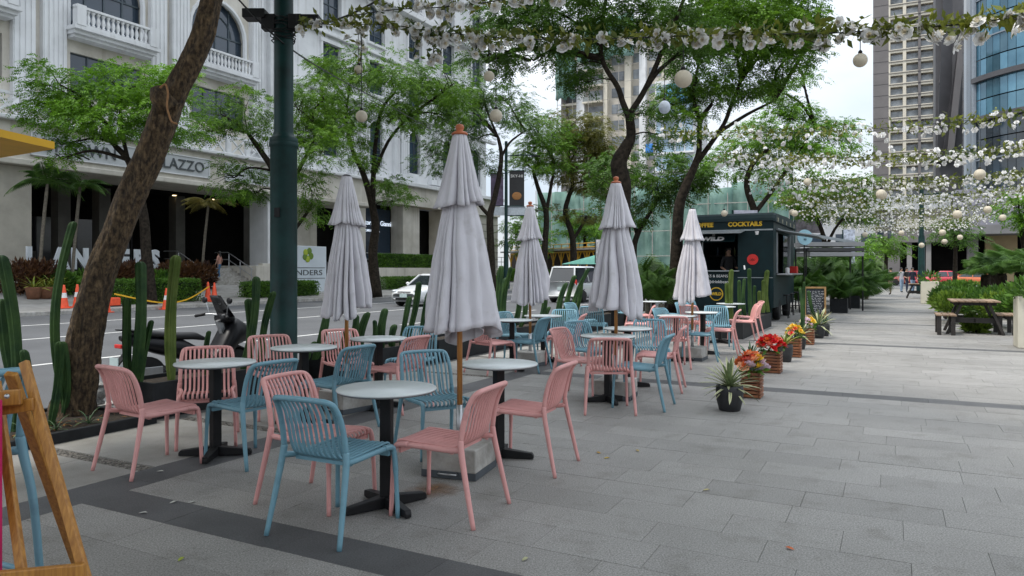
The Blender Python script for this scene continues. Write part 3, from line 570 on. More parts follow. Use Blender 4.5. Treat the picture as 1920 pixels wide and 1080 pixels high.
def umbrella(px, pytop, Y, seed, label, cap=True, w=1., h=2.555, flap=0., baserot=0):
    x = (px-960)/F*Y; top = EYE+(HOR-pytop)*Y/F; s = (top-.02)/2.535
    t = thing('closed_umbrella', label, 'umbrella', (x,Y,0), ROT+baserot, 'closed grey umbrellas')
    nfold = 6+seed//11%3
    lo = []
    for i in range(26):
        k = i/25; z = 2.06-(2.06-1.06)*k; r = (.104+.176*k**.8)*w; lo.append((r,z))
    up = []
    for i in range(16):
        k = i/15; z = 2.515-.52*k; r = (.052+.105*k**.9+.035*k**4)*w; up.append((r,z))
    c = canopy(seed, [(r,z*s) for r,z in lo], 1.06, .075, .46, nfold, flap=flap).build('canopy_lower', CANV, t, True)
    so = c.modifiers.new('cloth', 'SOLIDIFY'); so.thickness = .006
    c = canopy(seed+50, [(r,z*s) for r,z in up], 2, .022, .30, nfold+1).build('canopy_upper', CANV, t, True); so = c.modifiers.new('cloth', 'SOLIDIFY'); so.thickness = .006
    MB().lathe([(.056,2.512*s),(.03,2.522*s),(.001,2.524*s)], 16).build('canopy_crown', CANV, t, True)
    if cap: MB().lathe([(.06,2.518*s),(.062,2.53*s),(.045,2.542*s),(.022,2.548*s),(.03,2.562*s),(.034,2.578*s),(.026,2.594*s),(.001,2.602*s)], 18).build('finial', TERRA, t, True)
    else: MB().lathe([(.05,2.518*s),(.03,2.535*s),(.001,2.54*s)], 16).build('finial', BLK, t, True)
    MB().tube([(0,0,.48),(0,0,2.4)], .0205, 12).build('pole', PWOOD, t, True); MB().tube([(0,0,.15),(0,0,.5)], .0255, 12).build('pole_sleeve', STEEL, t, True); MB().tube([(.02,-.0,.42),(.06,0,.42)], .008, 8).build('clamp_screw', STEEL, t, True)
    b = MB().box((0,0,.135),(.42,.42,.17)).build('base_block', CONC, t, bevel=.01); MB().box((0,0,.03),(.425,.425,.05)).build('base_tray', mat('base_tray_dark',(.06,.07,.08),.6), t); 
    MB().tube([(-.215,-.07,.04),(-.235,-.07,.04),(-.235,.07,.04),(-.215,.07,.04)], .007, 6).build('base_handle', STEEL, t, True)
    return t
umbrella(862,244,5.45,11,'largest closed grey umbrella, ragged hem, terracotta ball on top, rust-stained concrete base',True,.88,baserot=.15)
umbrella(650,324,7.85,22,'closed grey umbrella with a bare dark cap, its cloth hanging in a wide fold',False,.86,flap=.3,baserot=-.2)
umbrella(994,383,11.6,33,'narrow closed grey umbrella with one flap of cloth sticking out, flat terracotta cap',True,.95,flap=.45)
umbrella(1155,338,8.62,44,'closed grey umbrella with scalloped upper tier and small terracotta ball',True,1.05,baserot=.1)
umbrella(1298,388,12.3,55,'closed grey umbrella with plain rounded top in front of the dark trailer',False,.9)
RUST = mat('rust_stain',(.17,.085,.035),.8,.4,14); n_ = RUST.node_tree.nodes; l_ = RUST.node_tree.links
tcx = n_.new('ShaderNodeTexCoord'); ln_ = n_.new('ShaderNodeVectorMath'); ln_.operation = 'LENGTH'; l_.new(tcx.outputs['Object'],ln_.inputs[0]); nzx = n_.new('ShaderNodeTexNoise'); nzx.inputs['Scale'].default_value = 9; l_.new(tcx.outputs['Object'],nzx.inputs[0])
mm_ = n_.new('ShaderNodeMath'); mm_.operation = 'MULTIPLY_ADD'; l_.new(nzx.outputs[0],mm_.inputs[0]); mm_.inputs[1].default_value = .22; l_.new(ln_.outputs['Value'],mm_.inputs[2]); mrx = n_.new('ShaderNodeMapRange'); mrx.inputs[1].default_value = .13; mrx.inputs[2].default_value = .31; mrx.inputs[3].default_value = .75; mrx.inputs[4].default_value = 0; l_.new(mm_.outputs[0],mrx.inputs[0]); l_.new(mrx.outputs[0],n_['Principled BSDF'].inputs['Alpha'])
gr_ = gnd(815,918); uu_,vv_ = UV(gr_); o = MB().lathe([(.34,0),(.001,.0004)],24,cap=False).build('rust_stain',RUST,plaza); o.location = (uu_,vv_,.0035)

# ---------------------------------------------------------------- easel, sign edge and yellow awning at the terrace corner
ez = thing('easel', 'orange-brown wooden easel with crossbar and knob next to the tall blue chair', 'easel', pix(60,1080,2.3).xy.to_3d())
eo = ez.location.copy(); eo.z = 0
def E3(px,py,Y): return pix(px,py,Y)
LEGT, LEGB = E3(45,678,2.38), E3(160,1080,2.22); d = (LEGB-LEGT); k = LEGT.z/(LEGT.z-LEGB.z); LEGF = LEGT+d*k
def ebar(a,b,w,h,nm='leg'): return MB().bar(Vector(a)-eo,Vector(b)-eo,w,h,(0,1,0)).build(nm, EWOOD, ez, bevel=.004)
ebar(LEGT,LEGF,.029,.02)
L2T, L2B = E3(-8,715,2.42), E3(42,1080,2.25); d2 = L2B-L2T; L2F = L2T+d2*(L2T.z/(L2T.z-L2B.z)); ebar(L2T,L2F,.029,.02)
ebar(E3(-60,775,2.36),E3(66,757,2.34),.042,.022,'crossbar'); ebar(E3(-60,752,2.32),E3(40,744,2.32),.05,.016,'tray'); ebar(E3(-80,1092,2.2),E3(160,1070,2.2),.045,.022,'crossbar')
MB().sphere(E3(13,743,2.29)-eo,.008,10,6).build('knob', STEEL, ez, True)
rear_top = E3(20,700,2.5); ebar(rear_top, Vector((rear_top.x-.15,rear_top.y+.75,0)),.04,.022)
pb = thing('poster_board', 'magenta and white poster board standing against the easel', 'sign', (E3(0,1000,2.25).x-.28,2.25,0))
MB().box((0,0,.60),(.56,.02,1.0)).build('poster', mat('magenta_print',(.5,.006,.10),.5,.05,3), pb); MB().box((0,-.012,.16),(.56,.006,.12)).build('poster_strip', mat('print_white',(.75,.75,.75),.5,.03,3), pb); MB().box((0,.0,.045),(.6,.2,.06)).build('poster_foot', BLK, pb)
ya = thing('yellow_awning', 'yellow stall awning corner on a thin post above the easel', 'awning', (-3.5,3.9,0)); YEL = mat('awning_yellow',(.72,.40,.015),.6,.08,3)
mb = MB(); A = [pix(103,273,4.0),pix(-20,238,4.0),pix(-300,255,4.4),pix(-150,300,3.6)]
cn = sum(A,Vector())/4
aw = MB(); top = [Vector((-3.13,5.0,2.38)),Vector((-4.7,6.1,2.42)),Vector((-5.1,4.4,2.75)),Vector((-3.5,3.4,2.42))]
o_ = Vector((-3.5,3.9,0)); vs = [p-o_ for p in top]+[p-o_-Vector((0,0,.05)) for p in top]; aw.add(vs,[(0,1,2,3),(7,6,5,4)]+[(i,i+4,(i+1)%4+4,(i+1)%4) for i in range(4)]); aw.build('canopy', YEL, ya)
MB().tube([(-1.35,.4,0),(-1.35,.4,2.65)], .025, 10).build('post', STEEL, ya, True); MB().tube([(-1.1,2.0,0),(-1.1,2.0,2.4)], .025, 10).build('post', STEEL, ya, True)

# ---------------------------------------------------------------- lamp posts
lp = onv(532,507,7.3); lamp = thing('lamp_post', 'thick dark green steel lamp post with floodlights behind the pink chair', 'lamp post', (lp.x,lp.y,0), 0)
hz = EYE+(HOR-257)*lp.y/F
MB().lathe([(.22,0),(.22,.25),(.178,.3),(.176,hz-.1),(.185,hz-.08),(.185,hz-.02),(.15,hz),(.127,hz+.06),(.122,9.0)],28,cap=False).build('pole', GREENM, lamp, True)
MB().lathe([(.186,hz-.14),(.192,hz-.12),(.192,hz-.1),(.186,hz-.08)],28,cap=False).build('collar', GREENM, lamp, True)
zf = EYE+(HOR-42)*lp.y/F
for sx,dz in ((-1,.08),(1,0)):
    h = MB().box((sx*.36,-.05,zf+dz),(.3,.22,.12),M=None); q = h.build('floodlight', BLK, lamp, bevel=.01); MB().bar((sx*.1,-.03,zf-.05),(sx*.3,-.05,zf+dz-.02),.04,.04).build('floodlight_bracket', BLK, lamp); MB().box((sx*.18,-.04,zf-.02),(.18,.16,.2)).build('driver_box', BLK, lamp, bevel=.01)
mb = MB()
for k in range(9): mb.tube([(math.cos(a)*.15+rng.uniform(-.02,.02), math.sin(a)*.15+rng.uniform(-.02,.02), zf-.25+k*.035+rng.uniform(-.03,.03)) for a in np.linspace(0,6.28,14)], .008, 5, closed=True)
mb.build('cable_coil', BLK, lamp, True); MB().box((-.03,-.16,EYE+(HOR-400)*lp.y/F),(.07,.08,.12)).build('junction_box', BLK, lamp)
def far_lamp(px, v, ptop, label, banners):
    p = onv(px,507,v); Y = p.y; t = thing('lamp_post', label, 'lamp post', (p.x,p.y,0), 0); zt = EYE+(HOR-ptop)*Y/F
    MB().lathe([(.3,0),(.3,.5),(.2,.7),(.19,3.6),(.14,3.8),(.12,zt)],12,cap=False).build('pole', GREENM, t, True)
    for (pxa,pxb,pya,pyb,m,face) in banners:
        a, b = pix(pxa,pya,Y), pix(pxb,pyb,Y); x0,x1,z0,z1 = a.x-p.x,b.x-p.x,b.z,a.z
        q = MB().box(((x0+x1)/2,0,(z0+z1)/2),(x1-x0,.03,z1-z0)).build('banner', m, t)
        for z in (z0,z1): MB().tube([(0,0,z),(x1 if x1>0 else x0,0,z)], .04, 6).build('banner_arm', GREENM, t, True)
        if face:
            MB().sphere(((x0+x1)/2,-.025,z0+(z1-z0)*.28), (x1-x0)*.33, 14, 6, (1,.03,.8)).build('banner_picture', face, q, True)
            text('SKY-HI', .34, mat('print_white',(.75,.75,.75),.5,.03,3), 'banner_letters', q, ((x0+x1)/2,-.03,z1-.45), (math.radians(90),0,0), .01)
    MB().tube([(0,0,zt-1.2),(1.2,0,zt-1.1),(2.4,0,zt-1.15)], .05, 6).build('arm', GREENM, t, True); MB().box((2.4,0,zt-1.2),(.7,.3,.1)).build('lantern', BLK, t)
    return t
far_lamp(949,27.9,265,'slim green lamp post with dark food banner and purple banner across the road',[(955,983,320,386,mat('banner_dark',(.02,.02,.022),.5),mat('burger_print',(.35,.16,.05),.6,.5,20)),(920,944,325,386,mat('banner_purple',(.10,.075,.13),.5,.4,4),None),(922,985,388,404,mat('banner_pale',(.5,.55,.6),.5),None)])
far_lamp(1484,7.3,250,'slim green lamp post rising behind the trailer',[])
far_lamp(1728,-1.6,330,'green lamp post with traffic lights at the far end of the promenade',[])

# ---------------------------------------------------------------- troughs and cacti
CACT = mat('cactus_skin', (.012,.038,.014), .6, scale=4, col2=(.04,.085,.022), bump=.25, bscale=30, spec=.2); CACTL = mat('cactus_skin_light', (.055,.09,.016), .6, scale=3, col2=(.12,.165,.04), bump=.2, bscale=30, spec=.2); SPINE = mat('cactus_rib_edge',(.25,.24,.14),.7)
def cactus_stem(base, tip, r, ribs=6, joints=None, seed=0):
    R = random.Random(seed); base, tip = Vector(base), Vector(tip); n = 22; m = ribs*4; V, Fc = [], []; d = (tip-base); bow = Vector((R.uniform(-.075,.075),R.uniform(-.075,.075),0))*d.length
    for i in range(n):
        t = i/14*.93 if i < 15 else .93+.07*math.sin((i-14)/7*math.pi/2); c = base+d*t+bow*math.sin(math.pi*t); e = max(0,1-t)/min(.3,1.3*r/d.length)
        rr = r*(.72+.28*min(1,t*6))*(math.sqrt(max(0,1-(1-min(1,e))**2)) if e < 1 else 1)*(1+.05*math.sin(t*9+seed))
        if joints and abs(t-joints) < .05: rr *= .78
        for j in range(m):
            a = 2*math.pi*j/m; w = 1+.32*math.cos(ribs*a); V.append((c.x+rr*w*math.cos(a+.25*t),c.y+rr*w*math.sin(a+.25*t),c.z))
    for i in range(n-1):
        for j in range(m): Fc.append((i*m+j,i*m+(j+1)%m,(i+1)*m+(j+1)%m,(i+1)*m+j))
    Fc.append(tuple((n-1)*m+j for j in range(m))); return MB().add(V,Fc)
def cactus(stems, v, label, zb, light=False, group='column cacti along the terrace edge'):
    """stems: (px at base, px at tip, py at tip, width in px, v offset)"""
    s0 = stems[0]; b = onv(s0[0],507,v); t = thing('cactus', label, 'cactus', (b.x,b.y,zb), 0, group)
    for i,s in enumerate(stems):
        vv = v+(s[4] if len(s) > 4 else 0); Y = Yv(s[0],vv); bp = pix(s[0],507,Y); tp = pix(s[1],s[2],Y); 
        cactus_stem((bp.x-b.x,bp.y-b.y,0),(tp.x-b.x,tp.y-b.y,tp.z-zb), s[3]/2*Y/F*(.62 if v > 5 else .55), 5+(i%2), seed=int(s[0])*7+i).build('stem', CACTL if light else CACT, t, True)
def trough(u0,u1,v0,v1,h,label):
    t = thing('planter_trough', label, 'planter', P(0,0), ROT, 'dark planter troughs')
    th = .03
    for c,d in ((((u0+u1)/2,v0+th/2,h/2),(u1-u0,th,h)),(((u0+u1)/2,v1-th/2,h/2),(u1-u0,th,h)),((u0+th/2,(v0+v1)/2,h/2),(th,v1-v0-2*th,h)),((u1-th/2,(v0+v1)/2,h/2),(th,v1-v0-2*th,h))): MB().box(c,d).build('panel', TROUGH, t)
    MB().box(((u0+u1)/2,(v0+v1)/2,h-.09),(u1-u0-2*th-.004,v1-v0-2*th-.004,.1)).build('soil', SOIL, t)
for i,(a,b) in enumerate(((4.85,7.0),(7.65,10.0),(10.05,12.5),(12.55,15.0),(15.05,17.6),(17.65,20.2))):
    trough(a,b,6.6,7.2,.36,('dark planter trough of cacti beside the leaning tree','dark planter trough of cacti behind the green lamp post','dark planter trough of cacti behind the umbrella with the dark cap','dark planter trough of cacti behind the largest umbrella','dark planter trough of cacti behind the narrow umbrella','dark planter trough under the palms by the trailer')[i])
cactus([(28,4,478,26,.0),(60,44,655,20,-.2),(52,2,560,24,.1)],6.95,'thick dark column cactus behind the easel',.06)
cactus([(128,138,415,20),(95,112,640,20,-.3),(120,118,640,16)],7.2,'tall dark cactus growing close behind the leaning trunk',.06)
cactus([(252,263,490,25),(240,238,558,20),(262,284,600,14,-.05)],6.9,'dark cactus with a short raised side arm in front of the motor scooter',.3)
cactus([(322,330,478,25)],6.9,'single light green ribbed cactus column in front of the scooter seat',.3,True)
cactus([(455,480,518,19),(462,466,560,20),(490,513,546,17),(385,392,620,12,.0)],6.9,'slanting cactus pair beside the green lamp post',.3)
cactus([(590,612,590,20),(600,628,640,16),(575,590,640,14)],6.9,'low dark cactus clump under the umbrella with the dark cap',.3)
cactus([(660,668,590,16),(676,690,585,18),(640,650,612,12)],6.9,'low cactus clump behind the umbrella fold',.3)
cactus([(715,722,578,20),(735,740,608,16),(752,768,555,14),(760,786,528,14),(700,702,600,12)],6.9,'cactus clump with pale broken tips before the white sedan',.3)
cactus([(790,806,545,14),(800,815,570,12)],6.9,'thin dark cactus against the edge of the largest umbrella',.3)
cactus([(930,940,498,14),(948,950,520,16),(962,972,530,14),(940,958,500,10)],6.9,'tall cactus group before the far lamp post with banners',.3)
cactus([(975,985,565,12),(1010,1022,548,13),(1022,1030,575,11)],6.9,'cactus stems on both sides of the narrow umbrella',.3)
cactus([(1045,1062,530,13),(1058,1078,516,12),(1068,1104,503,11),(1075,1090,530,10),(1052,1052,560,12)],6.9,'fan of slanting cacti before the white van',.3)
trough(16.4,20.6,2.9,3.5,.36,'dark planter trough of tall cacti in front of the trailer')
TV = 3.2
cactus([(1372,1372,505,14,0),(1364,1362,530,10,.1)],TV,'pair of light green cacti under the trailer window',.3,True)
cactus([(1388,1386,525,10),(1398,1396,522,10),(1407,1405,503,11),(1416,1415,535,9)],TV,'row of grey-green cacti below the red round emblem',.3)
cactus([(1428,1424,545,10),(1440,1439,506,15),(1432,1431,525,9)],TV,'tallest light green cactus at the trailer corner',.3,True)
from mathutils import noise as mnoise
# ---------------------------------------------------------------- foliage
def norm(a): return a/np.maximum(1e-9, np.linalg.norm(a, axis=-1, keepdims=True))
def sprays(C, D, L, pairs, ll, lw, droop=.35):
    """compound leaves: a rachis from C along D with leaflet pairs; returns vertex and quad arrays"""
    n = len(C); up = np.array([0,0,1.]); side = norm(np.cross(D, up+nrg.normal(0,.35,(n,3)))); nor = np.cross(side, D); V = []
    L = L*nrg.uniform(.7,1.3,(n,1))
    for p in range(pairs):
        t = (p+.6)/pairs
        base = C+D*(L*t)-up*(droop*L*t*t); sz = (.65+.7*math.sin(math.pi*min(1,t*.85+.1)))
        for s in (-1,1):
            d = norm(side*s*.9+D*.45+nrg.normal(0,.16,(n,3))-up*.15); w = norm(np.cross(d, nor+nrg.normal(0,.3,(n,3))))
            l = ll*sz; V.append(np.stack([base, base+d*(l*.45)+w*(lw*sz*.5), base+d*l-up*(l*.12), base+d*(l*.45)-w*(lw*sz*.5)], 1))
    V = np.concatenate(V, 0); return V.reshape(-1,3)
def leafs(C, D, ll, lw, jit=.5):
    n = len(C); D = norm(D+nrg.normal(0,jit,(n,3))); w = norm(np.cross(D, nrg.normal(0,1,(n,3)))); s = nrg.uniform(.6,1.3,(n,1))
    return np.stack([C, C+D*(ll*s*.45)+w*(lw*s*.5), C+D*(ll*s), C+D*(ll*s*.45)-w*(lw*s*.5)],1).reshape(-1,3)
def quads(V): return np.arange(len(V), dtype=np.int32).reshape(-1,4)
def ell(n, c, r, shell=.55):
    d = norm(nrg.normal(0,1,(n,3))); k = nrg.uniform(0,1,(n,1))**(1/3.*shell); return np.array(c)+d*k*np.array(r), d
def limb(mb, pts, rads, n=8, wob=.0):
    P_ = smooth_path(pts, 4); m = len(P_); R = [np.interp(i/(m-1)*(len(rads)-1), range(len(rads)), rads) for i in range(m)]
    mb.tube([p+Vector((rng.uniform(-wob,wob),rng.uniform(-wob,wob),0)) for p in P_], R, n)
COV = 4.4
def tree(name, label, Y, trunks, blobs, m=None, dens=1., leaf=.11, L=.34, group='street trees', base=None, barkm=None, zbase=0., twig=1.):
    """trunks: list of [(px,py,width_px[,dY])...]; blobs: (px,py,rx,ry[,dY]) in photo pixels at depth Y"""
    k = Y/F; b0 = pix(trunks[0][0][0],507,Y); b0.z = zbase
    t = thing(name, label, 'tree', b0, 0, group); mb = MB(); nodes = []
    for tr in trunks:
        pts = [pix(q[0],q[1],Y+(q[3] if len(q)>3 else 0)) for q in tr]
        if tr is trunks[0]: pts = [Vector((b0.x,b0.y,zbase-.05))]+[p for p in pts if p.z > zbase+.2]; rad = [tr[0][2]*k*.52]+[q[2]*k*.43 for q in tr[-(len(pts)-1):]]
        else: rad = [q[2]*k*.43 for q in tr]
        limb(mb, pts, rad, 10, .01*k*10); nodes += smooth_path(pts,3)[len(pts):]
    Cs, Ds = [], []
    for bl in blobs:
        c = pix(bl[0],bl[1],Y)+Vector((0,(bl[4] if len(bl)>4 else rng.uniform(-.5,.5)*bl[2]*k*1.6),0)); r = (bl[2]*k*1.08, bl[2]*k*.95, bl[3]*k*1.08)
        low = [q for q in nodes if q.z < c.z+.3*r[2]] or nodes
        a = min(low, key=lambda q: (q-c).length); mid = a.lerp(c,.5)+Vector((rng.uniform(-.15,.15),rng.uniform(-.15,.15),.12))*(c-a).length
        ln = (c-a).length; rb = max(.018, min(.075, ln*.022))*twig
        limb(mb, [a,mid,c], [rb*1.35,rb,rb*.6], 6)
        nt_ = 6
        for q in range(nt_):
            th = rng.uniform(0,6.28); e = Vector((c.x+math.cos(th)*r[0]*rng.uniform(.4,.9),c.y+math.sin(th)*r[1]*rng.uniform(.4,.9),c.z+r[2]*rng.uniform(-.4,.8)))
            s_ = a.lerp(c, rng.uniform(.55,1)) if q < 3 else c
            limb(mb, [s_, s_.lerp(e,.5)+Vector((0,0,.05*ln)), e], [rb*.55,rb*.35,rb*.15], 5)
        n = min(1800, int(dens*COV*math.pi*bl[2]*bl[3]*k*k/(10*leaf*leaf*.277)))
        # layered clumps: leaf sprays gather on small flat pads
        npad = max(9, n//22); pc, pd = ell(npad, c, r); pr = .20*min(r)+.5*L
        idx = nrg.integers(0,npad,n); off = nrg.normal(0,1,(n,3))*np.array([pr,pr,pr*.32]); Cc = pc[idx]+off
        d = norm(off*np.array([1,1,.3])+.5*pd[idx]*np.array([1,1,.4])+nrg.normal(0,.25,(n,3))+np.array([0,0,-.12])); Cs.append(Cc); Ds.append(d)
    C = np.concatenate(Cs); D = np.concatenate(Ds); V = sprays(C, D, L, 5, leaf, leaf*.42)-np.array(b0)
    mb.build('trunk', barkm or BARKD, t, True, origin=b0)
    link('crown', np_mesh('crown', V, quads(V), m or LEAFT), t); return t
# the leaning tree at the terrace edge
def lean():
    b = gnd(133,787); Y0 = b.y; t = thing('leaning_tree', 'leaning tree trunk with rough brown bark and a root-like vine', 'tree', (b.x,b.y,0), 0); mb = MB()
    px = [(w_[0],w_[1],w_[2]*.94) for w_ in ((133,790,82),(136,770,74),(148,720,67),(157,660,65),(167,600,62),(186,520,57),(217,440,55),(248,360,57),(276,300,57),(301,240,55),(320,190,54),(358,120,47),(382,60,44),(396,0,39),(408,-60,36),(430,-160,32),(470,-300,28))]
    P_ = smooth_path([pix(a,c,Y0) for a,c,_ in px],4); R = [np.interp(i/(len(P_)-1)*(len(px)-1),range(len(px)),[w*Y0/F*.5 for *_,w in px]) for i in range(len(P_))]
    n = 60; P_ = [P_[i//5].lerp(P_[min(len(P_)-1,i//5+1)],(i%5)/5) for i in range(5*(len(P_)-1)+1)]; R = [np.interp(i/5,range(len(R)),R) for i in range(len(P_))]; V, Fc = [], []; rr = random.Random(3); ph = [rr.uniform(0,6.3) for _ in range(6)]
    for i,p in enumerate(P_):
        for j in range(n):
            a = 2*math.pi*j/n; q = 1+.05*math.sin(3*a+p.z*2.3+ph[0])+.035*math.sin(5*a-p.z*4+ph[1])+.03*math.sin(8*a+p.z*9+ph[2])+.05*(mnoise.noise((math.cos(a)*5,math.sin(a)*5,p.z*3.2)))+.075*mnoise.noise((math.cos(a)*14,math.sin(a)*14,p.z*8))+.035*mnoise.noise((math.cos(a)*30,math.sin(a)*30,p.z*22))
            if p.z < .35: q *= 1+.35*(.35-p.z)*(1+.6*math.sin(4*a))
            V.append((p.x+R[i]*q*math.cos(a), p.y+R[i]*q*math.sin(a), max(p.z, .0 if i else -.1)))
    for i in range(len(P_)-1):
        for j in range(n): Fc.append((i*n+j,i*n+(j+1)%n,(i+1)*n+(j+1)%n,(i+1)*n+j))
    mb.add(V,Fc); mb.tube([pix(318,205,Y0-.05),pix(300,178,Y0-.1),pix(295,165,Y0-.1)],[.13,.105,.07],12)
    top = P_[-1]; 
    Cs, Ds = [], []
    for (dx,dy,dz,r) in ((-2.2,.3,.8,1.5),(-.4,-.8,1.6,1.7),(1.4,.6,1.9,1.6),(.2,1.8,1.2,1.5),(-1.4,1.6,1.5,1.4),(-2.4,-1.6,1.0,1.4),(1.6,-1.6,1.6,1.6),(-.2,-2.8,1.5,1.6)):
        c = top+Vector((dx,dy,dz+.6)); limb(mb,[top,top.lerp(c,.5)+Vector((0,0,.3)),c],[.1,.07,.03],7)
        C,d = ell(950, c, (r*1.25,r*1.25,r*.55)); Cs.append(C); Ds.append(norm(d*np.array([1,1,.3])+nrg.normal(0,.3,(950,3))))
    o = mb.build('trunk', BARK, t, True, origin=b); V = sprays(np.concatenate(Cs),np.concatenate(Ds),.34,5,.11,.045)-np.array(b); link('crown', np_mesh('crown',V,quads(V),LEAFT), t)
    vp = [pix(a,c,Y0-.235) for a,c in ((300,165),(310,158),(315,175),(313,195),(316,212),(322,228),(332,232))]
    MB().tube(smooth_path(vp,4), .010, 7).build('vine', mat('vine_tan',(.30,.16,.07),.8,.2,20), t, True, origin=b)
    pm_ = MB()
    for k in range(60): pass
lean()
tree('street_tree','bright green feathery tree across the road behind the leaning trunk',31.5,[[(283,560,26),(274,470,22),(270,410,20),(258,350,18),(240,300,14),(212,268,11),(200,232,8)],[(258,350,12),(285,300,10),(310,240,7)],[(240,300,9),(228,240,7),(225,190,5)]],
     [(115,160,62,40),(195,150,70,38),(270,155,62,40),(320,215,58,45),(120,215,60,36),(215,215,75,40),(118,272,30,20),(75,195,36,28),(345,165,35,30),(300,262,34,22),(235,236,46,24),(120,300,20,12)],LEAFB,.95,.11,.34)
tree('street_tree','green tree across the road partly behind the green lamp post',37,[[(545,560,22),(538,450,19),(528,380,17),(512,320,14),(490,285,12),(465,250,8)],[(528,380,12),(560,320,9),(590,260,6)],[(538,450,9),(575,400,7),(585,380,5)]],
     [(415,215,38,28),(465,200,42,30),(490,245,42,28),(430,330,48,34),(470,360,36,26),(600,180,42,44),(580,240,40,36),(610,290,42,40),(575,345,38,30),(580,395,36,18),(620,225,30,40),(395,250,26,20),(560,205,28,30)],LEAFT,.8,.11,.36)
tree('street_tree','twisting dark-trunked tree across the road behind the umbrella with the dark cap',42,[[(706,560,22),(699,475,20),(704,425,18),(695,372,15),(679,320,12),(662,285,9),(650,230,7),(652,190,5)],[(699,400,13),(700,330,11),(705,262,9),(716,205,7),(742,172,5)],[(700,330,9),(728,265,7),(765,220,5)]],
     [(620,150,45,30),(680,140,60,32),(745,150,65,38),(800,185,60,42),(835,215,42,36),(700,195,55,32),(635,215,45,34),(655,260,40,24),(755,230,50,26),(720,345,48,16),(680,310,36,18),(735,375,44,12),(850,165,36,30),(590,215,30,40)],LEAFT,.72,.11,.36)
tree('street_tree','thin tree with airy crown beside the far banner lamp post',54,[[(922,545,18),(920,460,16),(919,406,15),(927,372,12),(936,330,11),(940,290,9),(934,258,7)],[(919,406,9),(900,385,8),(880,350,6),(850,315,5)],[(938,300,6),(955,268,5),(985,245,3)]],
     [(905,165,44,24),(950,180,48,28),(880,205,46,36),(965,225,34,20),(840,255,44,34),(815,300,30,24),(895,255,36,30),(920,300,24,20),(830,165,36,34),(1000,255,18,14)],LEAFD,.7,.13,.42)
tree('street_tree','round-crowned tree with forked trunk over the yellow scaffold',62,[[(1018,545,15),(1022,455,13),(1024,400,12),(1008,350,9),(1000,320,7)],[(1024,400,8),(1033,350,7),(1040,310,5)]],[(1005,245,36,28),(1040,250,42,34),(1010,285,46,32),(985,300,26,20),(1035,300,34,28),(1000,395,24,10)],LEAFT,.85,.14,.45)
tree('street_tree','dense olive-green tree with crooked trunk over the yellow scaffold',66,[[(1075,545,15),(1074,450,13),(1060,402,11),(1066,370,10),(1074,345,8),(1066,310,7)],[(1074,450,8),(1090,425,7),(1100,405,5)]],[(1070,240,44,30),(1105,262,44,36),(1080,285,55,36),(1125,300,36,34),(1060,320,44,22),(1100,340,44,20),(1095,405,34,14),(1055,395,20,10),(1130,345,30,18)],LEAFO,.95,.14,.46)
tree('plaza_tree','large dark-trunked tree forking above the scalloped umbrella',20.5,[[(1162,600,44),(1165,400,40),(1167,345,38),(1160,308,36),(1172,280,28),(1183,255,21),(1180,218,19)],[(1180,222,15),(1167,190,13),(1158,163,12),(1133,122,10),(1126,81,9),(1132,20,8),(1150,-60,6)],[(1180,215,14),(1206,174,12),(1227,130,11),(1246,85,10),(1270,30,8),(1300,-50,6)],[(1188,205,11),(1215,160,10),(1240,128,9),(1290,90,7),(1340,60,5)],[(1126,81,8),(1090,50,6),(1040,20,5),(990,10,3)]],
     [(955,70,60,38),(1030,40,65,40),(1000,115,62,22),(1090,60,60,38),(1080,118,46,26),(1150,20,70,36),(1220,35,70,34),(1290,50,70,40),(1185,70,40,22),(1270,110,46,28),(910,110,40,20),(1040,-40,120,40),(1200,-50,140,40),(940,20,50,30),(1215,215,28,18),(1240,255,24,16),(1100,150,26,16)],LEAFD,1.12,.075,.25,'plaza trees')
tree('plaza_tree','many-stemmed leaning tree behind the umbrella before the trailer',25,[[(1265,600,28),(1270,440,25),(1274,385,23),(1286,348,20),(1303,310,16),(1311,280,12),(1313,228,10),(1335,195,8)],[(1303,310,12),(1325,280,11),(1357,233,9),(1370,200,9),(1390,150,7)],[(1313,228,10),(1300,180,8),(1310,120,6)],[(1345,250,9),(1400,215,7),(1450,190,4)]],
     [(1320,120,60,36),(1380,70,75,45),(1450,60,62,42),(1400,140,62,34),(1460,120,46,36),(1500,90,38,32),(1340,50,60,44),(1480,25,50,30),(1420,5,80,36),(1330,180,42,30),(1290,170,36,28),(1250,190,26,20),(1520,50,26,22),(1365,-40,130,36),(1440,180,34,18),(1290,235,26,22)],LEAFT,1.15,.085,.28,'plaza trees')
tree('plaza_tree','airy bright tree reaching over the promenade behind the trailer',34,[[(1413,600,22),(1412,450,18),(1415,400,16),(1400,350,13),(1410,310,10),(1440,280,7)],[(1415,400,11),(1450,355,9),(1490,300,7),(1530,270,5)],[(1490,300,5),(1530,240,4),(1570,235,3)]],
     [(1475,225,50,26),(1520,245,46,26),(1545,275,44,20),(1570,240,26,14),(1430,250,46,28),(1400,285,42,22),(1480,280,46,22),(1500,195,32,18),(1370,310,40,20),(1450,315,42,16),(1590,232,16,8),(1455,165,30,14),(1500,150,24,10)],LEAFB,1.05,.10,.32,'plaza trees')
tree('plaza_tree','low spreading tree with thin stems at the trailer roof end',42,[[(1545,600,14),(1547,470,11),(1540,430,9),(1525,400,7)],[(1547,470,8),(1565,430,6),(1590,400,5)]],[(1500,350,40,22),(1545,345,46,24),(1590,360,40,20),(1470,370,34,16),(1520,390,42,16),(1575,395,40,16),(1610,400,24,14),(1620,350,26,16)],LEAFT,1.0,.13,.40,'plaza trees')
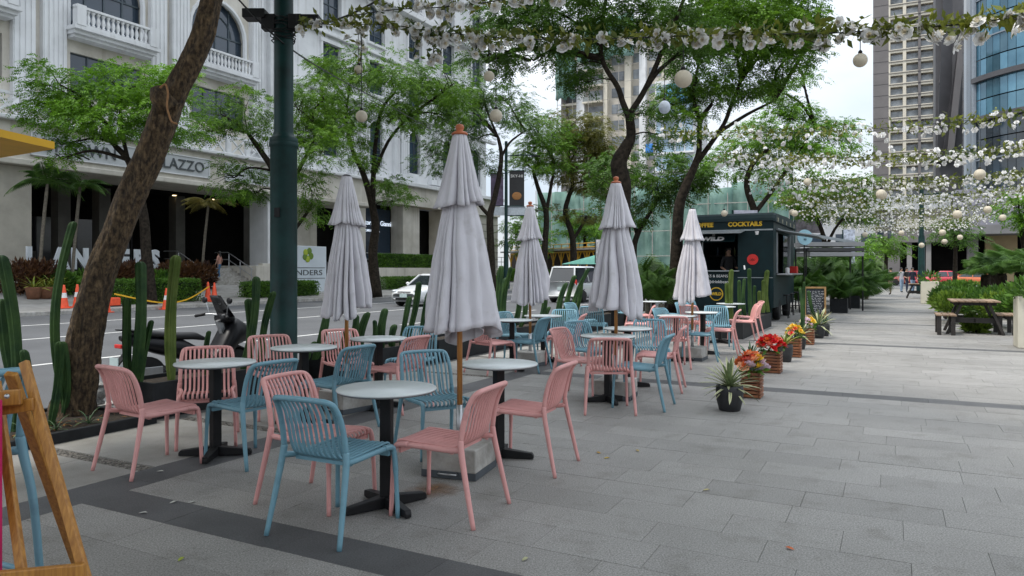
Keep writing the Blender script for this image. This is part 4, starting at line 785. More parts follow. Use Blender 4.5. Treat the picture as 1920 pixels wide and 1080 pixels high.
tree('plaza_tree','dark bushy tree leaning behind the scalloped umbrella',34,[[(1195,600,16),(1188,480,14),(1195,440,12),(1215,405,9),(1235,370,7)],[(1195,440,8),(1180,400,7),(1170,375,5)]],[(1240,325,46,26),(1285,335,40,24),(1215,355,46,24),(1140,330,34,28),(1250,370,42,18),(1170,300,34,24),(1195,400,34,18),(1130,370,22,18),(1310,340,30,20)],LEAFD,1.2,.12,.36,'plaza trees')
tree('roadside_tree','bright green tree at the right edge beyond the fan palms',30,[[(1925,600,14),(1922,480,12),(1915,430,9)]],[(1905,390,26,18),(1945,380,40,30),(1900,360,20,10),(1925,420,30,16)],LEAFB,1.1,.11,.32)
for i,(px,py,rx,ry,Y,m,lab) in enumerate(((985,440,42,46,78,LEAFB,'bright green tree mass left of the yellow scaffold'),(1095,425,50,34,82,LEAFB,'bright green trees above the yellow scaffold roof'),(1140,440,34,30,84,LEAFT,'green tree beyond the white van'),(1660,455,34,26,62,LEAFT,'green tree at the far street corner'),(1790,430,30,30,58,LEAFD,'dark tree before the grey podium'),(1610,470,26,24,60,LEAFB,'light green tree beyond the louvred roof'))):
    tree('background_tree',lab,Y,[[(px,570,9),(px+2,py+10,6)]],[(px-rx*.4,py,rx*.6,ry*.6),(px+rx*.4,py+ry*.1,rx*.6,ry*.6),(px,py-ry*.35,rx*.6,ry*.5),(px+rx*.1,py+ry*.5,rx*.8,ry*.4)],m,.9,.20,.6,'trees beyond the road')

def hedge(u0,u1,v0,v1,z0,z1,label,m=HEDGE,dens=900,ll=.09,name='hedge',cat='hedge'):
    t = thing(name, label, cat, P((u0+u1)/2,(v0+v1)/2,z0), ROT); w,d,h = u1-u0,v1-v0,z1-z0
    n = int(dens*(w*h*2+w*d+2*d*h)); n = min(n, 26000); f = nrg.uniform(-.5,.5,(n,3)); ax = nrg.choice(3,n,p=[.12,.5,.38]); sg = np.where(nrg.random(n)<.5,-.5,.5)
    sg[ax==2] = .5; f[np.arange(n),ax] = sg*nrg.uniform(.86,1.06,n); C = f*np.array([w,d,h])+np.array([0,0,h/2]); C += nrg.normal(0,.03,(n,3)); C[:,2] = np.maximum(C[:,2], .02)
    D = np.zeros((n,3)); D[np.arange(n),ax] = np.sign(sg); D[:,2] += .5; V = leafs(C,D,ll,ll*.55,.7); link('foliage', np_mesh('foliage',V,quads(V),m), t)
    s = MB()
    for k in range(max(2,int(w/1.2))): x = -w/2+(k+.5)*w/max(2,int(w/1.2)); s.tube([(x,0,0),(x+.03,0,h*.8)], .03, 5)
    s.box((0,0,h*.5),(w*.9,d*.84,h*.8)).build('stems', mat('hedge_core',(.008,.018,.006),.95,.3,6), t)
a = UV(onv(222,560,28.9))[0]; b = UV(onv(368,560,28.9))[0]
hedge(a,b,28.6,29.9,fz(29),fz(29)+.95,'clipped green hedge at the kerb behind the orange cones')
a = UV(onv(470,560,29.2))[0]; b = UV(onv(592,560,29.2))[0]
hedge(a,b,29.,30.,fz(29),fz(29)+.75,'low clipped hedge in front of the white LANDERS board')
hedge(40.5,56,30.5,31.5,fz(31),fz(31)+.8,'low hedge strip behind the white sedan')
hedge(47,63,36.5,37.2,1.6,2.75,'long leafy hedge on top of the terrace wall',dens=600,ll=.13)
hedge(63,72,33,34.5,.5,1.5,'bushes at the far end of the terrace wall',dens=500,ll=.14)
# red-leaved bed below the letters
def shrub(p, r, h, m, label, n=1500, ll=.16, lw=.06, cat='shrub', group=None, name='shrub', up=.6):
    t = thing(name, label, cat, p, 0, group); C,d = ell(n,(0,0,h*.5),(r,r,h*.5),.8); C[:,2] = np.maximum(C[:,2],.03); V = leafs(C, d+np.array([0,0,up]), ll, lw, .45); link('foliage', np_mesh('foliage',V,quads(V),m), t)
    s = MB(); 
    for k in range(5): a = k*1.26; s.tube([(0,0,0),(math.cos(a)*r*.4,math.sin(a)*r*.4,h*.6)], .02, 5)
    s.build('stems', BARKD, t); return t
for k,(px,py,r,m) in enumerate(((40,545,1.3,CROT),(75,540,1.0,CROT),(110,545,.8,HEDGE),(165,538,.9,HEDGE),(205,540,1.0,CROT),(250,538,1.0,CROT),(292,540,.9,HEDGE),(325,538,1.0,CROT),(352,535,1.0,CROT),(378,538,.8,CROT))):
    p = onv(px,507,34.0 if k not in (2,6) else 33.4); p.z = fz(33.5)-.02
    shrub(p, r, 1.5 if m is CROT else 1.0, m, ('dark red-leaved shrub' if m is CROT else 'green leafy shrub')+' in the bed below the white letters', 1300, .26,.09, group='shrubs below the white letters')
def frond(L, n=22, w=.28, arch=.9, m=None, ll=1.):
    """feather palm leaf along +x, rising and arching over"""
    mb = MB(); pts = []
    for i in range(n+1):
        t = i/n; pts.append(Vector((L*(t*.86), 0, L*(.55*t-arch*t*t*.62))))
    mb.tube(pts,[.014*L*(1-.8*i/n)+.002 for i in range(n+1)],4)
    for i in range(2,n+1):
        for k in (.5,):
            j = min(n,i+k) if i < n else n; t = j/n; p = pts[i-1].lerp(pts[i],k if i<n else 1); l = w*L*math.sin(math.pi*min(1,t*.92+.05))**.6*ll; tg = (pts[i]-pts[i-1]).normalized()
            for s in (-1,1):
                d = (Vector((0,s*.9,0))+tg*.55+Vector((0,0,-.28))).normalized(); wd = tg*(.0105*L); e = p+d*l-Vector((0,0,l*.34)); mdl = p+d*l*.5
                mb.add([p-wd*.6,p+wd*.6,mdl+wd,e,mdl-wd],[(0,1,2,3,4)])
    return mb
FR = {}
def palm(p, h, L, n, label, group=None, m=PALM, trunk=.09, cat='palm', name='palm', seed=0, arch=.9, tilt=(-.1,.75), lean_=(0,0), w=.28, trunkm=None):
    key = (m.name,arch,w)
    if key not in FR: FR[key] = frond(1.,22,w*1.25,arch).mesh('frond', m)
    t = thing(name, label, cat, p, 0, group); R = random.Random(seed); tp = Vector((lean_[0],lean_[1],h))
    if h > .3: MB().tube(smooth_path([(0,0,0),(tp.x*.4,tp.y*.4,h*.5),tp],4),[trunk*1.2]+[trunk]*7+[trunk*.8],9).build('trunk', trunkm or mat('palm_trunk',(.16,.14,.11),.9,.3,12,bump=.5), t, True)
    for i in range(n):
        o = link('frond', FR[key], t, tp); s = L*R.uniform(.7,1.1); o.scale = (s,s,s); o.rotation_euler = (R.uniform(-.25,.25), -R.uniform(*tilt), i*2.4+R.uniform(-.3,.3))
    return t
for px,py,h,L,lab in ((80,345,4.3,2.0,'slender palm with drooping fronds in front of the dark entrance'),(142,350,3.6,1.7,'short palm with hanging fronds beside the leaning trunk'),(385,385,3.4,1.6,'yellowing palm beside the entrance steps')):
    p = onv(px-8,507,33.8); p.z = fz(33.8); palm(p,EYE+(HOR-py)*p.y/F-p.z,L,13,lab,'palms at the entrance',PALM if px<300 else leafmat('palm_yellow',(.10,.10,.015),(.32,.26,.06),.25),.07,seed=px,arch=1.25,lean_=(.4,0),w=.2)
# potted bushes of palms by the trailer: square dark planters
def boxplant(px,py,w,h,label,nf,L,seed,group='square palm planters'):
    g = gnd(px,py); t = thing('palm_planter', label, 'planter', (g.x,g.y+w/2,0), ROT, group); th = .03
    for c,d in (((0,-w/2+th/2,h/2),(w,th,h)),((0,w/2-th/2,h/2),(w,th,h)),((-w/2+th/2,0,h/2),(th,w-2*th,h)),((w/2-th/2,0,h/2),(th,w-2*th,h))): MB().box(c,d).build('panel', TROUGH, t)
    MB().box((0,0,h-.08),(w-.07,w-.07,.08)).build('soil', SOIL, t)
    return palm((g.x,g.y+w/2,h-.05),.0,L,nf,label.replace('square dark planter','bushy palm growing in the planter').replace('planter with','palm with'),'palms in square planters',seed=seed,tilt=(.2,1.25),arch=.75)
boxplant(1580,587,.56,.50,'square dark planter beside the promenade behind the chalkboard',30,1.25,1); boxplant(1604,578,.56,.5,'second square dark planter beyond the one behind the chalkboard',34,1.7,2)
for i,(px,Y,L,n,zb) in enumerate(((1530,29,2.0,34,.4),(1560,31,2.3,40,.4),(1595,34,2.2,36,.4),(1625,38,2.0,34,.4),(1545,36,2.4,34,.6),(1505,27,1.5,26,.3),(1610,30,1.2,24,.3),(1618,45,1.4,26,.4))):
    p = pix(px,507,Y); p.z = 0; palm(p,zb,L,n,'bushy clump of feather palm along the promenade beyond the trailer','palm clumps beyond the trailer',seed=10+i,tilt=(.3,1.3),arch=.75)
for i,(px,Y,L,n) in enumerate(((1215,24,1.5,34),(1240,22,1.1,26),(1205,27,1.8,30),(1250,28,1.6,26),(1175,25,1.2,20))):
    p = pix(px,507,Y); p.z = 0; palm(p,.5,L,n,'bushy palm between the closed umbrellas left of the trailer','palms left of the trailer',seed=30+i,tilt=(.3,1.3),arch=.75)
for i,(px,Y,h,L) in enumerate(((1848,27,1.15,1.25),(1878,25,1.2,1.2),(1912,23.5,1.25,1.35),(1945,22,1.2,1.3),(1862,31,1.25,1.3))):
    p = pix(px,507,Y); p.z = .2; palm(p,h,L,26,'stout dwarf palm with dark trunk spreading behind the picnic table','dwarf palms behind the picnic table',seed=50+i,trunk=.16,tilt=(-.05,.9),arch=.8,w=.24,trunkm=BARKD)
# right-hand planting beds
bedr = thing('raised_bed', 'raised green planting bed along the right side of the promenade', 'planter', P(0,0), ROT)
MB().box((36,-8.6,.16),(48,4.2,.3)).build('soil', SOIL, bedr); MB().box((36,-6.44,.18),(48.1,.1,.36)).build('edging', CONC, bedr); MB().box((11.94,-8.6,.18),(.1,4.3,.36)).build('edging', CONC, bedr)
for i,(px,Y,r,h,m) in enumerate(((1775,22,.5,.7,LIME),(1790,20.5,.6,.75,LIME),(1815,21,.7,.9,HEDGE),(1845,20,.7,.8,PALM),(1880,19.5,.7,.8,LIME),(1912,18.5,.7,.9,HEDGE),(1935,18,.7,.9,HEDGE),(1772,26,.6,.8,PALM),(1795,28,.9,1.0,HEDGE),(1815,30,1.,1.1,HEDGE),(1785,34,.8,1.0,PALM),(1830,17.6,.3,.5,LIME),(1880,22.5,.8,1.0,HEDGE),(1920,22,.8,.9,LIME))):
    p = pix(px,507,Y); p.z = .28 if i!=11 else 0.; shrub(p,r*.8,h*.7,m,('yellow-green leafy shrub in the right-hand planting bed' if m is LIME else ('dark green leafy shrub in the right-hand planting bed' if m is HEDGE else 'spiky green shrub in the right-hand planting bed')),900,.17,.06,group='shrubs in the right-hand bed',up=.9)
hedge(44,60,-10.6,-9.4,.3,1.7,'trimmed dark hedge at the far end of the right-hand bed',dens=260,ll=.15)
# a second tree behind the easel, its crown spreading over this end of the terrace
def corner_tree():
    b = Vector((-5.6,-1.2,0)); t = thing('corner_tree','broad tree behind the easel whose crown overhangs the terrace corner','tree',b,0,'plaza trees'); mb = MB(); limb(mb,[b-b,Vector((.3,.2,2.2)),Vector((.9,.6,4.6))],[.26,.2,.15],12,.01); Cs,Ds = [],[]
    for (x,y,z,r) in ((-4.6,-.8,6.6,1.7),(-2.9,.6,6.3,1.7),(-1.2,1.8,6.4,1.7),(-3.4,2.6,6.4,1.7),(-5.2,1.8,6.7,1.6),(-1.0,-.6,6.6,1.8),(.7,.4,6.5,1.6),(-2.6,-2.2,6.8,1.8),(-2.2,3.6,6.6,1.5),(-4.6,3.8,6.8,1.6),(.4,2.4,6.6,1.5)):
        c = Vector((x,y,z)); limb(mb,[Vector((.9,.6,4.6)),(Vector((.9,.6,4.6))).lerp(c-b,.5)+Vector((0,0,.25)),c-b],[.09,.06,.025],7); C,d = ell(640,c,(r*1.15,r*1.15,r*.42)); Cs.append(C); Ds.append(norm(d*np.array([1,1,.3])+nrg.normal(0,.3,(640,3))))
    mb.build('trunk',BARKD,t,True); V = sprays(np.concatenate(Cs),np.concatenate(Ds),.34,5,.12,.05)-np.array(b); link('crown',np_mesh('crown',V,quads(V),LEAFT),t)
corner_tree()
# spider plants in the bed below the leaning tree
BLADE = {}
def blade_me(m, L=1., w=.09, arch=.5, stripe=None):
    key = (m.name,w,arch)
    if key in BLADE: return BLADE[key]
    mb = MB(); n = 6
    for i in range(n+1):
        t = i/n; x = t*(1-.18*arch*t); z = arch*(.42*t-.62*t*t); ww = w*(.55+.9*t)*(1-t)**.55 if t < 1 else 0; mb.v += [(x,-ww/2,z+ww*.12),(x,0,z),(x,ww/2,z+ww*.12)]
    for i in range(n):
        for k in (0,1): mb.f.append((i*3+k,i*3+k+1,i*3+4+k,i*3+3+k)); mb.m.append(0)
    if stripe:
        mb2 = MB(); b = len(mb.v)
        for s in (-1,1):
            o = len(mb.v)
            for i in range(n+1):
                t = i/n; x = t*(1-.18*arch*t); z = arch*(.42*t-.62*t*t); ww = w*(.55+.9*t)*(1-t)**.55 if t < 1 else 0; mb.v += [(x,s*ww*.14,z+ww*.05+.004),(x,s*ww*.52,z+ww*.13+.004)]
            for i in range(n): mb.f.append((o+i*2,o+i*2+1,o+i*2+3,o+i*2+2)); mb.m.append(1)
    BLADE[key] = mb.mesh('leaf', [m,stripe] if stripe else [m]); return BLADE[key]
def rosette(t, z, n, L, me, R, el=(.15,1.35), nm='leaf'):
    for i in range(n):
        o = link(nm, me, t, (0,0,z)); s = L*R.uniform(.75,1.1); e = el[0]+(el[1]-el[0])*(i/n)**.8; o.scale = (s,s,s); o.rotation_euler = (R.uniform(-.3,.3), -e+.15, i*2.39996+R.uniform(-.2,.2))
SPID = mat('spider_leaf',(.045,.10,.04),.5,scale=8,col2=(.12,.2,.09)); 
for i in range(26):
    u = rng.uniform(1.6,4.55); v = rng.uniform(6.6,7.45)
    pp = P(u,v,.06)
    if (pp.xy-gnd(133,787).xy).length < .42: continue
    t = thing('spider_plant','small grass-leaved plant in the soil bed under the leaning tree','plant',pp,0,'small plants under the leaning tree'); rosette(t,0,14,rng.uniform(.22,.34),blade_me(SPID,w=.07,arch=.9),random.Random(i),(.2,1.2))
g = gnd(176,772); orn = thing('garden_lantern','small pale carved stone lantern at the foot of the leaning tree','ornament',(g.x,g.y+.1,.06)); WST = mat('carved_stone',(.5,.5,.48),.8,scale=40,col2=(.2,.2,.19))
MB().lathe([(.05,0),(.06,.02),(.035,.05),(.07,.08),(.085,.13),(.07,.18),(.04,.2)],14).build('body',WST,orn,True); MB().lathe([(.075,.2),(.05,.225),(.012,.25),(.001,.27)],14).build('cap',WST,orn,True)
lit = MB()
for i in range(420):
    p = Vector((rng.uniform(-.8,4.6),rng.uniform(6.5,7.6),.072)); a = rng.uniform(0,6.3); c,s = math.cos(a)*.03,math.sin(a)*.03; lit.add([(p.x-c,p.y-s,p.z),(p.x+s*.4,p.y-c*.4,p.z+.01),(p.x+c,p.y+s,p.z+.003),(p.x-s*.4,p.y+c*.4,p.z+.006)],[(0,1,2,3)])
o = lit.build('leaf_litter', mat('dry_leaf',(.16,.075,.02),.8,.6,40,rnd=.5), bed); o['kind'] = 'stuff'
# ---------------------------------------------------------------- pots and flower crates beside the promenade
VAR = mat('agave_leaf',(.16,.22,.10),.5,.2,20); STR = mat('agave_stripe',(.52,.52,.30),.5,.1,10); SPK = mat('spiky_leaf',(.03,.085,.025),.45,.3,12); YGR = mat('bromeliad_leaf',(.09,.16,.02),.5,scale=9,col2=(.3,.3,.04))
def pot(px,py,w,h,label,kind,L,n,seed,square=False):
    g = gnd(px,py); Y = g.y; r = w/2; g = g*(1+r/Y); t = thing('potted_plant', label, 'potted plant', (g.x,g.y,0), rng.uniform(0,3), 'pots beside the promenade')
    MB().lathe([(r*.72,0),(r*.78,.01),(r*.98,h*.45),(r*1.02,h*.8),(r*.98,h*.98),(r*.9,h),(r*.86,h*.97),(r*.84,h*.86)],28).build('pot', POTM, t, True); MB().lathe([(r*.85,h*.88),(.001,h*.9)],20).build('soil', SOIL, t)
    me = {'agave':blade_me(VAR,w=.125,arch=.35,stripe=STR),'spiky':blade_me(SPK,w=.12,arch=.45),'brom':blade_me(YGR,w=.12,arch=.5)}[kind]; rosette(t,h*.92,n,L,me,random.Random(seed),(-.45,1.45) if kind=='agave' else (.25,1.4)); return t
def fl_mesh(m1, m2, key):
    mb = MB(); R = random.Random(hash(key)%1000)
    for ring,(nP,rr,zz,ti) in enumerate(((6,1.,.0,.35),(5,.72,.22,.75),(4,.42,.36,1.1))):
        for k in range(nP):
            a = k*6.283/nP+ring*.5; ca,sa = math.cos(a),math.sin(a); w = .55*rr
            pts = [(0,0,zz*.2),(rr*.55*math.cos(ti*.6),w,zz+.25*math.sin(ti)),(rr*math.cos(ti*.7),w*.35,zz+.55*math.sin(ti)),(rr*math.cos(ti*.7),-w*.35,zz+.55*math.sin(ti)),(rr*.55*math.cos(ti*.6),-w,zz+.25*math.sin(ti))]
            mb.add([(x*ca-y*sa,x*sa+y*ca,z) for x,y,z in pts],[(0,1,2,3,4)],0 if ring < 2 else 1)
    return mb.mesh('flower',[m1,m2])
def petal(n,c,c2=None): return mat('petal_'+n,c,.6,.2,25,transl=.25,rnd=.12,col2=c2)
ORG = fl_mesh(petal('orange',(.75,.20,.06)),petal('orange_core',(.8,.14,.03)),'o'); PEA = fl_mesh(petal('peach',(.82,.40,.22)),petal('orange',(.75,.2,.06)),'p'); RED = fl_mesh(petal('red',(.72,.03,.03)),petal('red_core',(.5,.01,.02)),'r'); MAG = fl_mesh(petal('magenta',(.5,.02,.17)),petal('magenta_core',(.35,.01,.12)),'m'); YEL_ = fl_mesh(petal('yellow',(.78,.55,.05)),petal('yellow_core',(.7,.4,.03)),'y'); LIL = fl_mesh(petal('lilac',(.75,.58,.68)),petal('lilac_core',(.7,.6,.6)),'l'); COR = fl_mesh(petal('coral',(.8,.22,.16)),petal('red',(.72,.03,.03)),'c')
def crate(px,py,w,h,label,fl,n,seed,fr=.055):
    g = gnd(px,py); g = g*(1+.6*w/g.y); t = thing('flower_crate', label, 'flower crate', (g.x,g.y,0), ROT, 'wooden flower crates beside the promenade'); R = random.Random(seed); ns = 7; sh = h/ns
    for k in range(ns):
        z = (k+.5)*sh; jx = R.uniform(-.006,.006)
        for c,d in (((jx,-w/2+.012,z),(w+.01,.022,sh*.72)),((jx,w/2-.012,z),(w+.01,.022,sh*.72)),((-w/2+.012,jx,z+.003),(.022,w-.05,sh*.72)),((w/2-.012,jx,z+.003),(.022,w-.05,sh*.72))): MB().box(c,d).build('slat', CRATE, t, bevel=.003)
    for x in (-1,1):
        for y in (-1,1): MB().box((x*(w/2-.035),y*(w/2-.035),h/2),(.024,.024,h-.01)).build('corner_post', CRATE, t)
    MB().box((0,0,h*.45),(w-.08,w-.08,h*.8)).build('liner', BLK, t)
    for i in range(n):
        a = i*2.4; rr = w*.62*math.sqrt((i+.5)/n); o = link('flower', R.choice(fl), t, (rr*math.cos(a),rr*math.sin(a),h+.04+.15*(1-(rr/(w*.66))**2)+R.uniform(-.01,.03))); s = fr*R.uniform(.8,1.2); o.scale = (s,s,s); o.rotation_euler = (R.uniform(-.3,.3)-.7*math.sin(a)*rr/w*1.3, .9*math.cos(a)*rr/w*1.3, R.uniform(0,6))
    C,d = ell(70,(0,0,h+.03),(w*.55,w*.55,.1),1.); C[:,2] = np.maximum(C[:,2],h-.02); V = leafs(C,d+np.array([0,0,.4]),.09,.04,.5); link('leaves', np_mesh('leaves',V,quads(V),HEDGE), t)
    return t
pot(1368,774,.285,.27,'round charcoal pot with variegated spiky agave, the foremost by the promenade','agave',.36,64,1)
crate(1410,748,.23,.30,'wooden slat crate of orange and peach flowers behind the variegated agave',[ORG,ORG,PEA,PEA,COR,LIL,YEL_],24,2,.072)
pot(1408,716,.25,.27,'charcoal pot with plain green spiky plant between two flower crates','spiky',.34,26,3)
crate(1446,701,.29,.31,'wooden slat crate of red and magenta flowers',[RED,RED,COR,ORG,MAG],26,4,.078)
pot(1472,680,.24,.29,'charcoal pot with yellow-green plant behind the red flowers','brom',.32,24,5)
crate(1490,671,.22,.33,'narrow wooden crate with coral flowers and yellow leaves',[COR,ORG,YEL_],12,6,.055)
pot(1500,656,.22,.28,'dark pot with variegated agave behind the coral flower crate','agave',.40,34,7)
crate(1515,647,.24,.33,'wooden slat crate of yellow flowers near the chalkboard',[YEL_,YEL_,LIL],14,8,.06)
pot(1535,635,.26,.30,'dark pot with long striped agave in front of the chalkboard','agave',.46,36,9)
pot(1546,631,.22,.28,'dark pot hidden behind the long striped agave','spiky',.3,18,10)
cactus([(1500,1500,540,8),(1534,1516,545,10),(1506,1508,528,8)],1.55,'slanting cactus rising from the pots at the chalkboard',.2,False)
# ---------------------------------------------------------------- flower garlands and globe lamps over the promenade
WP = petal('white',(.86,.85,.83)); WC = petal('cream',(.68,.62,.48)); WFL = fl_mesh(WP,WC,'w'); GLEAF = leafmat('garland_leaf',(.03,.06,.012),(.22,.24,.03),.3); WIRE = BLK; CHAN = mat('globe_shade',(.70,.64,.52),.55,.08,12,transl=.3)
def flower_pts(n, path, spread, hang): 
    out = []
    for i in range(n):
        t = rng.random()*(len(path)-1); k = int(t); p = path[k].lerp(path[min(k+1,len(path)-1)],t-k); out.append(p+Vector((rng.gauss(0,spread*.6),rng.gauss(0,spread*.8),rng.gauss(-hang*.5,hang*.6))))
    return out
def garland(path, nf, nl, label, r, spread=.05, hang=.10, parts=False, leafl=.11):
    b = path[0]; t = thing('flower_garland', label, 'garland', b, 0, 'white flower garlands'); path = [Vector(p)-b for p in smooth_path(path,6)]
    MB().tube(path,.006,5).build('wire', WIRE, t)
    if parts:
        for p in flower_pts(nf,path,spread,hang):
            o = link('flower', WFL, t, p); s = r*rng.uniform(.7,1.25); o.scale = (s,s,s); o.rotation_euler = (rng.uniform(.4,2.2),rng.uniform(-.6,.6),rng.uniform(-1.2,1.2))
    else:
        tv = np.array([v.co[:] for v in WFL.vertices]); tf = [tuple(p.vertices) for p in WFL.polygons]; V, Q = [], []
        for p in flower_pts(nf,path,spread,hang):
            M_ = Matrix.Rotation(rng.uniform(-1.2,1.2),3,'Z') @ Matrix.Rotation(rng.uniform(.3,2.2),3,'X'); V.append((tv*r*rng.uniform(.7,1.25)) @ np.array(M_).T+np.array(p)); 
        k = len(tv); F5 = np.array(tf); Qa = np.concatenate([F5+i*k for i in range(len(V))]); o = link('blossoms', np_mesh('blossoms',np.concatenate(V),Qa,WP), t); o['kind'] = 'stuff'
    C = np.array(flower_pts(nl,path,spread*1.1,hang*.7))+np.array([0,0,.04]); V = leafs(C,nrg.normal(0,1,(nl,3)),leafl,leafl*.45,.3); o = link('leaves', np_mesh('leaves',V,quads(V),GLEAF), t); o['kind'] = 'stuff'
    return t
def globe(c, r, top, label, egg=False):
    t = thing('globe_lamp', label, 'lamp', c, 0, 'globe lamps on the garlands')
    MB().sphere((0,0,0), r, 20, 14, (1,1,1.12 if egg else 1)).build('shade', CHAN if not egg else mat('bulb_white',(.66,.72,.8),.4,.05,9,transl=.3), t, True); MB().lathe([(r*.28,r*.93),(r*.3,r*1.25),(r*.14,r*1.45)],10).build('socket', BLK, t, True); MB().tube([(0,0,r*1.4),(0,0,max(r*1.6,top-c[2]))],.004,4).build('cable', BLK, t)
def gl_path(u, v0, z0, v1, z1, sag, n=9):
    return [P(u,v0+(v1-v0)*i/n,z0+(z1-z0)*i/n-sag*4*(i/n)*(1-i/n)) for i in range(n+1)]
G1 = []                                           # the nearest garland, followed through the photograph at the plane u = lamp
UL = UV(lp)[0]-.25
for px,py in ((562,44),(640,46),(720,46),(800,56),(880,66),(960,72),(1060,74),(1160,72),(1260,68),(1360,66),(1460,64),(1560,62),(1650,56),(1740,50),(1820,44),(1900,32),(1990,12),(2120,-30)):
    r = (px-960)/F; Y = UL/(SN*r+CS); G1.append(pix(px,py,Y))
G1z = {}
garland(G1[:], 175, 1300, 'nearest garland of large white flowers strung from the green lamp post', .057, .05,.09, True, .10)
g2 = [pix(px,py,UL*.92/(SN*(px-960)/F+CS)) for px,py in ((655,30),(740,18),(820,14),(900,6),(980,-6),(1050,-12))]
garland(g2, 34, 160, 'short upper garland of white flowers among the tree leaves', .06,.05,.07,True,.1)
for k,(px,pa,pb_) in enumerate(((825,60,115),(890,70,110),(1060,70,85),(675,55,140),(780,62,105),(810,70,120),(1310,70,80),(1540,64,95))):
    Y = UL/(SN*(px-960)/F+CS); garland([pix(px,pa,Y),pix(px+3,(pa+pb_)/2,Y),pix(px-4,pb_,Y)], 6, 26, 'short hanging end of white flowers below the nearest garland', .055,.03,.02,True,.09)
for i,(u,z,nf,sp) in enumerate(((15.4,4.25,200,.16),(17.6,4.0,240,.18),(20.5,4.35,240,.2),(23.5,4.1,260,.2),(26.5,4.3,260,.22),(30,4.2,260,.22),(33.5,4.35,260,.24),(37.5,4.3,260,.25),(42,4.4,260,.26),(47,4.4,240,.28),(52,4.5,240,.3),(58,4.5,240,.3))):
    garland(gl_path(u,3.4 if i%2 else 4.4,z+.25,-5.2,z+.3,.35), int(nf*.8), nf*4, 'distant garland of small white flowers across the promenade', .053, sp*.75, sp*.95, False, .11)
lpos = lambda px,py,u: pix(px,py,u/(SN*(px-960)/F+CS))
for px,py,r,u,egg in ((1281,148,16.5,UL,0),(1246,201,11,UL*1.25,1),(1613,113,13,UL,0),(917,143,10,UL*1.0,0),(930,217,12,UL*1.0,0),(678,218,11,UL,0),(672,130,8,UL,0),(1837,327,10,15.4,0),(1652,364,9,17.6,0),(1514,341,7,17.6,0),(1655,366,8,20.5,0),(1795,402,8,20.5,0),(1852,393,7,17.6,0),(1880,408,6,17.6,0),(1767,436,6,23.5,0),(1800,445,5,26.5,0),(1690,437,5,26.5,0),(1622,440,5,30,0),(1490,400,6,20.5,0),(1486,398,6,23.5,0),(1358,400,6,20.5,0),(1728,460,5,33.5,0),(1771,453,5,30,0)):
    c = lpos(px,py,u); Y = c.y; tp = 4.0
    if u <= UL*1.01: tp = pix(px,62 if px != 930 else 62,Y).z
    elif egg: tp = c.z+.55
    else: tp = c.z+.25
    globe(c, r*Y/F, tp, ('large cream globe lamp hanging below the nearest garland' if u <= UL*1.01 else ('white egg-shaped bulb hanging in front of the blue glazing' if egg else 'small cream globe lamp hanging from a distant garland')), egg)
cb = MB(); a1 = Vector((lp.x-.1,lp.y,zf-.1)); b1_ = pix(430,-20,9.6); c1_ = pix(760,320,30)
w = thing('overhead_cable','black overhead cable running past the green lamp post','cable',a1); MB().tube([q-a1 for q in smooth_path([b1_,pix(530,80,9.7),pix(640,150,14),pix(760,215,22),pix(900,296,40)],5)],.012,5).build('wire', BLK, w); MB().tube([q-a1 for q in smooth_path([a1,pix(620,40,9.6),pix(700,5,9.0),pix(760,-40,8.6)],5)],.014,5).build('wire', BLK, w)
# fallen leaves on the granite
for px,py,c in ((1122,850,(.45,.25,.02)),(1138,860,(.5,.35,.03)),(1195,846,(.4,.3,.1)),(1325,920,(.4,.35,.15)),(340,1050,(.3,.36,.04)),(300,885,(.5,.5,.45)),(985,1050,(.35,.35,.2)),(1481,1030,(.5,.12,.03)),(360,943,(.45,.45,.42)),(268,963,(.5,.5,.46)),(325,943,(.5,.5,.45))):
    g = gnd(px,py); s = .028; a = rng.uniform(0,3); t = MB().add([(-s,0,.002),(-.3*s,-.45*s,.006),(.5*s,-.35*s,.009),(s,0,.003),(.4*s,.4*s,.008),(-.4*s,.4*s,.005)],[(0,1,2,3,4,5)]).build('fallen_leaf', mat('leaf_%d_%d'%(px,py),c,.7), None); t.location = (g.x,g.y,.003); t.rotation_euler = (0,0,a); tag(t,'small fallen leaf lying on the paving','leaf','fallen leaves on the paving')
# ---------------------------------------------------------------- dark green drinks trailer
TG = mat('trailer_green',(.003,.016,.019),.5,.2,2.5,spec=.22); TGL = mat('trailer_trim',(.30,.33,.35),.4,.1,5,metal=.5); YT = mat('letter_yellow',(.62,.38,.015),.5,.05,5); TIN = mat('trailer_interior',(.02,.02,.022),.7,.4,4); WPR = mat('print_white',(.75,.75,.75),.5,.03,3); REDP = mat('emblem_red',(.60,.02,.015),.45,.1,8)
tr = thing('drinks_trailer','dark green drinks trailer lettered COFFEE and COCKTAILS with serving windows','trailer',P(22.1,3.05,0),ROT); W_, L_, ZB_, ZT_ = 2.42, 4.8, .42, 2.98
FRT = (math.radians(90),0,math.radians(-90))
wy0, wy1, wz0, wz1 = 1.0, 2.15, 1.5, 2.62
def tbx(nm,x0,x1,y0,y1,z0,z1,m,bev=0,par=None): return MB().box(((x0+x1)/2,(y0+y1)/2,(z0+z1)/2),(x1-x0,y1-y0,z1-z0)).build(nm,m,par or tr,bevel=bev)
tbx('front_panel',0,.06,0,wy0,ZB_,ZT_,TG); tbx('front_panel',0,.06,wy1,W_,ZB_,ZT_,TG); tbx('front_panel',0,.06,wy0,wy1,ZB_,wz0,TG); tbx('front_panel',0,.06,wy0,wy1,wz1,ZT_,TG)
tbx('back_panel',L_-.06,L_,0,W_,ZB_,ZT_,TG); tbx('left_panel',.06,L_-.06,W_-.06,W_,ZB_,ZT_,TG); tbx('floor',.06,L_-.06,.06,W_-.06,ZB_,ZB_+.1,TIN)
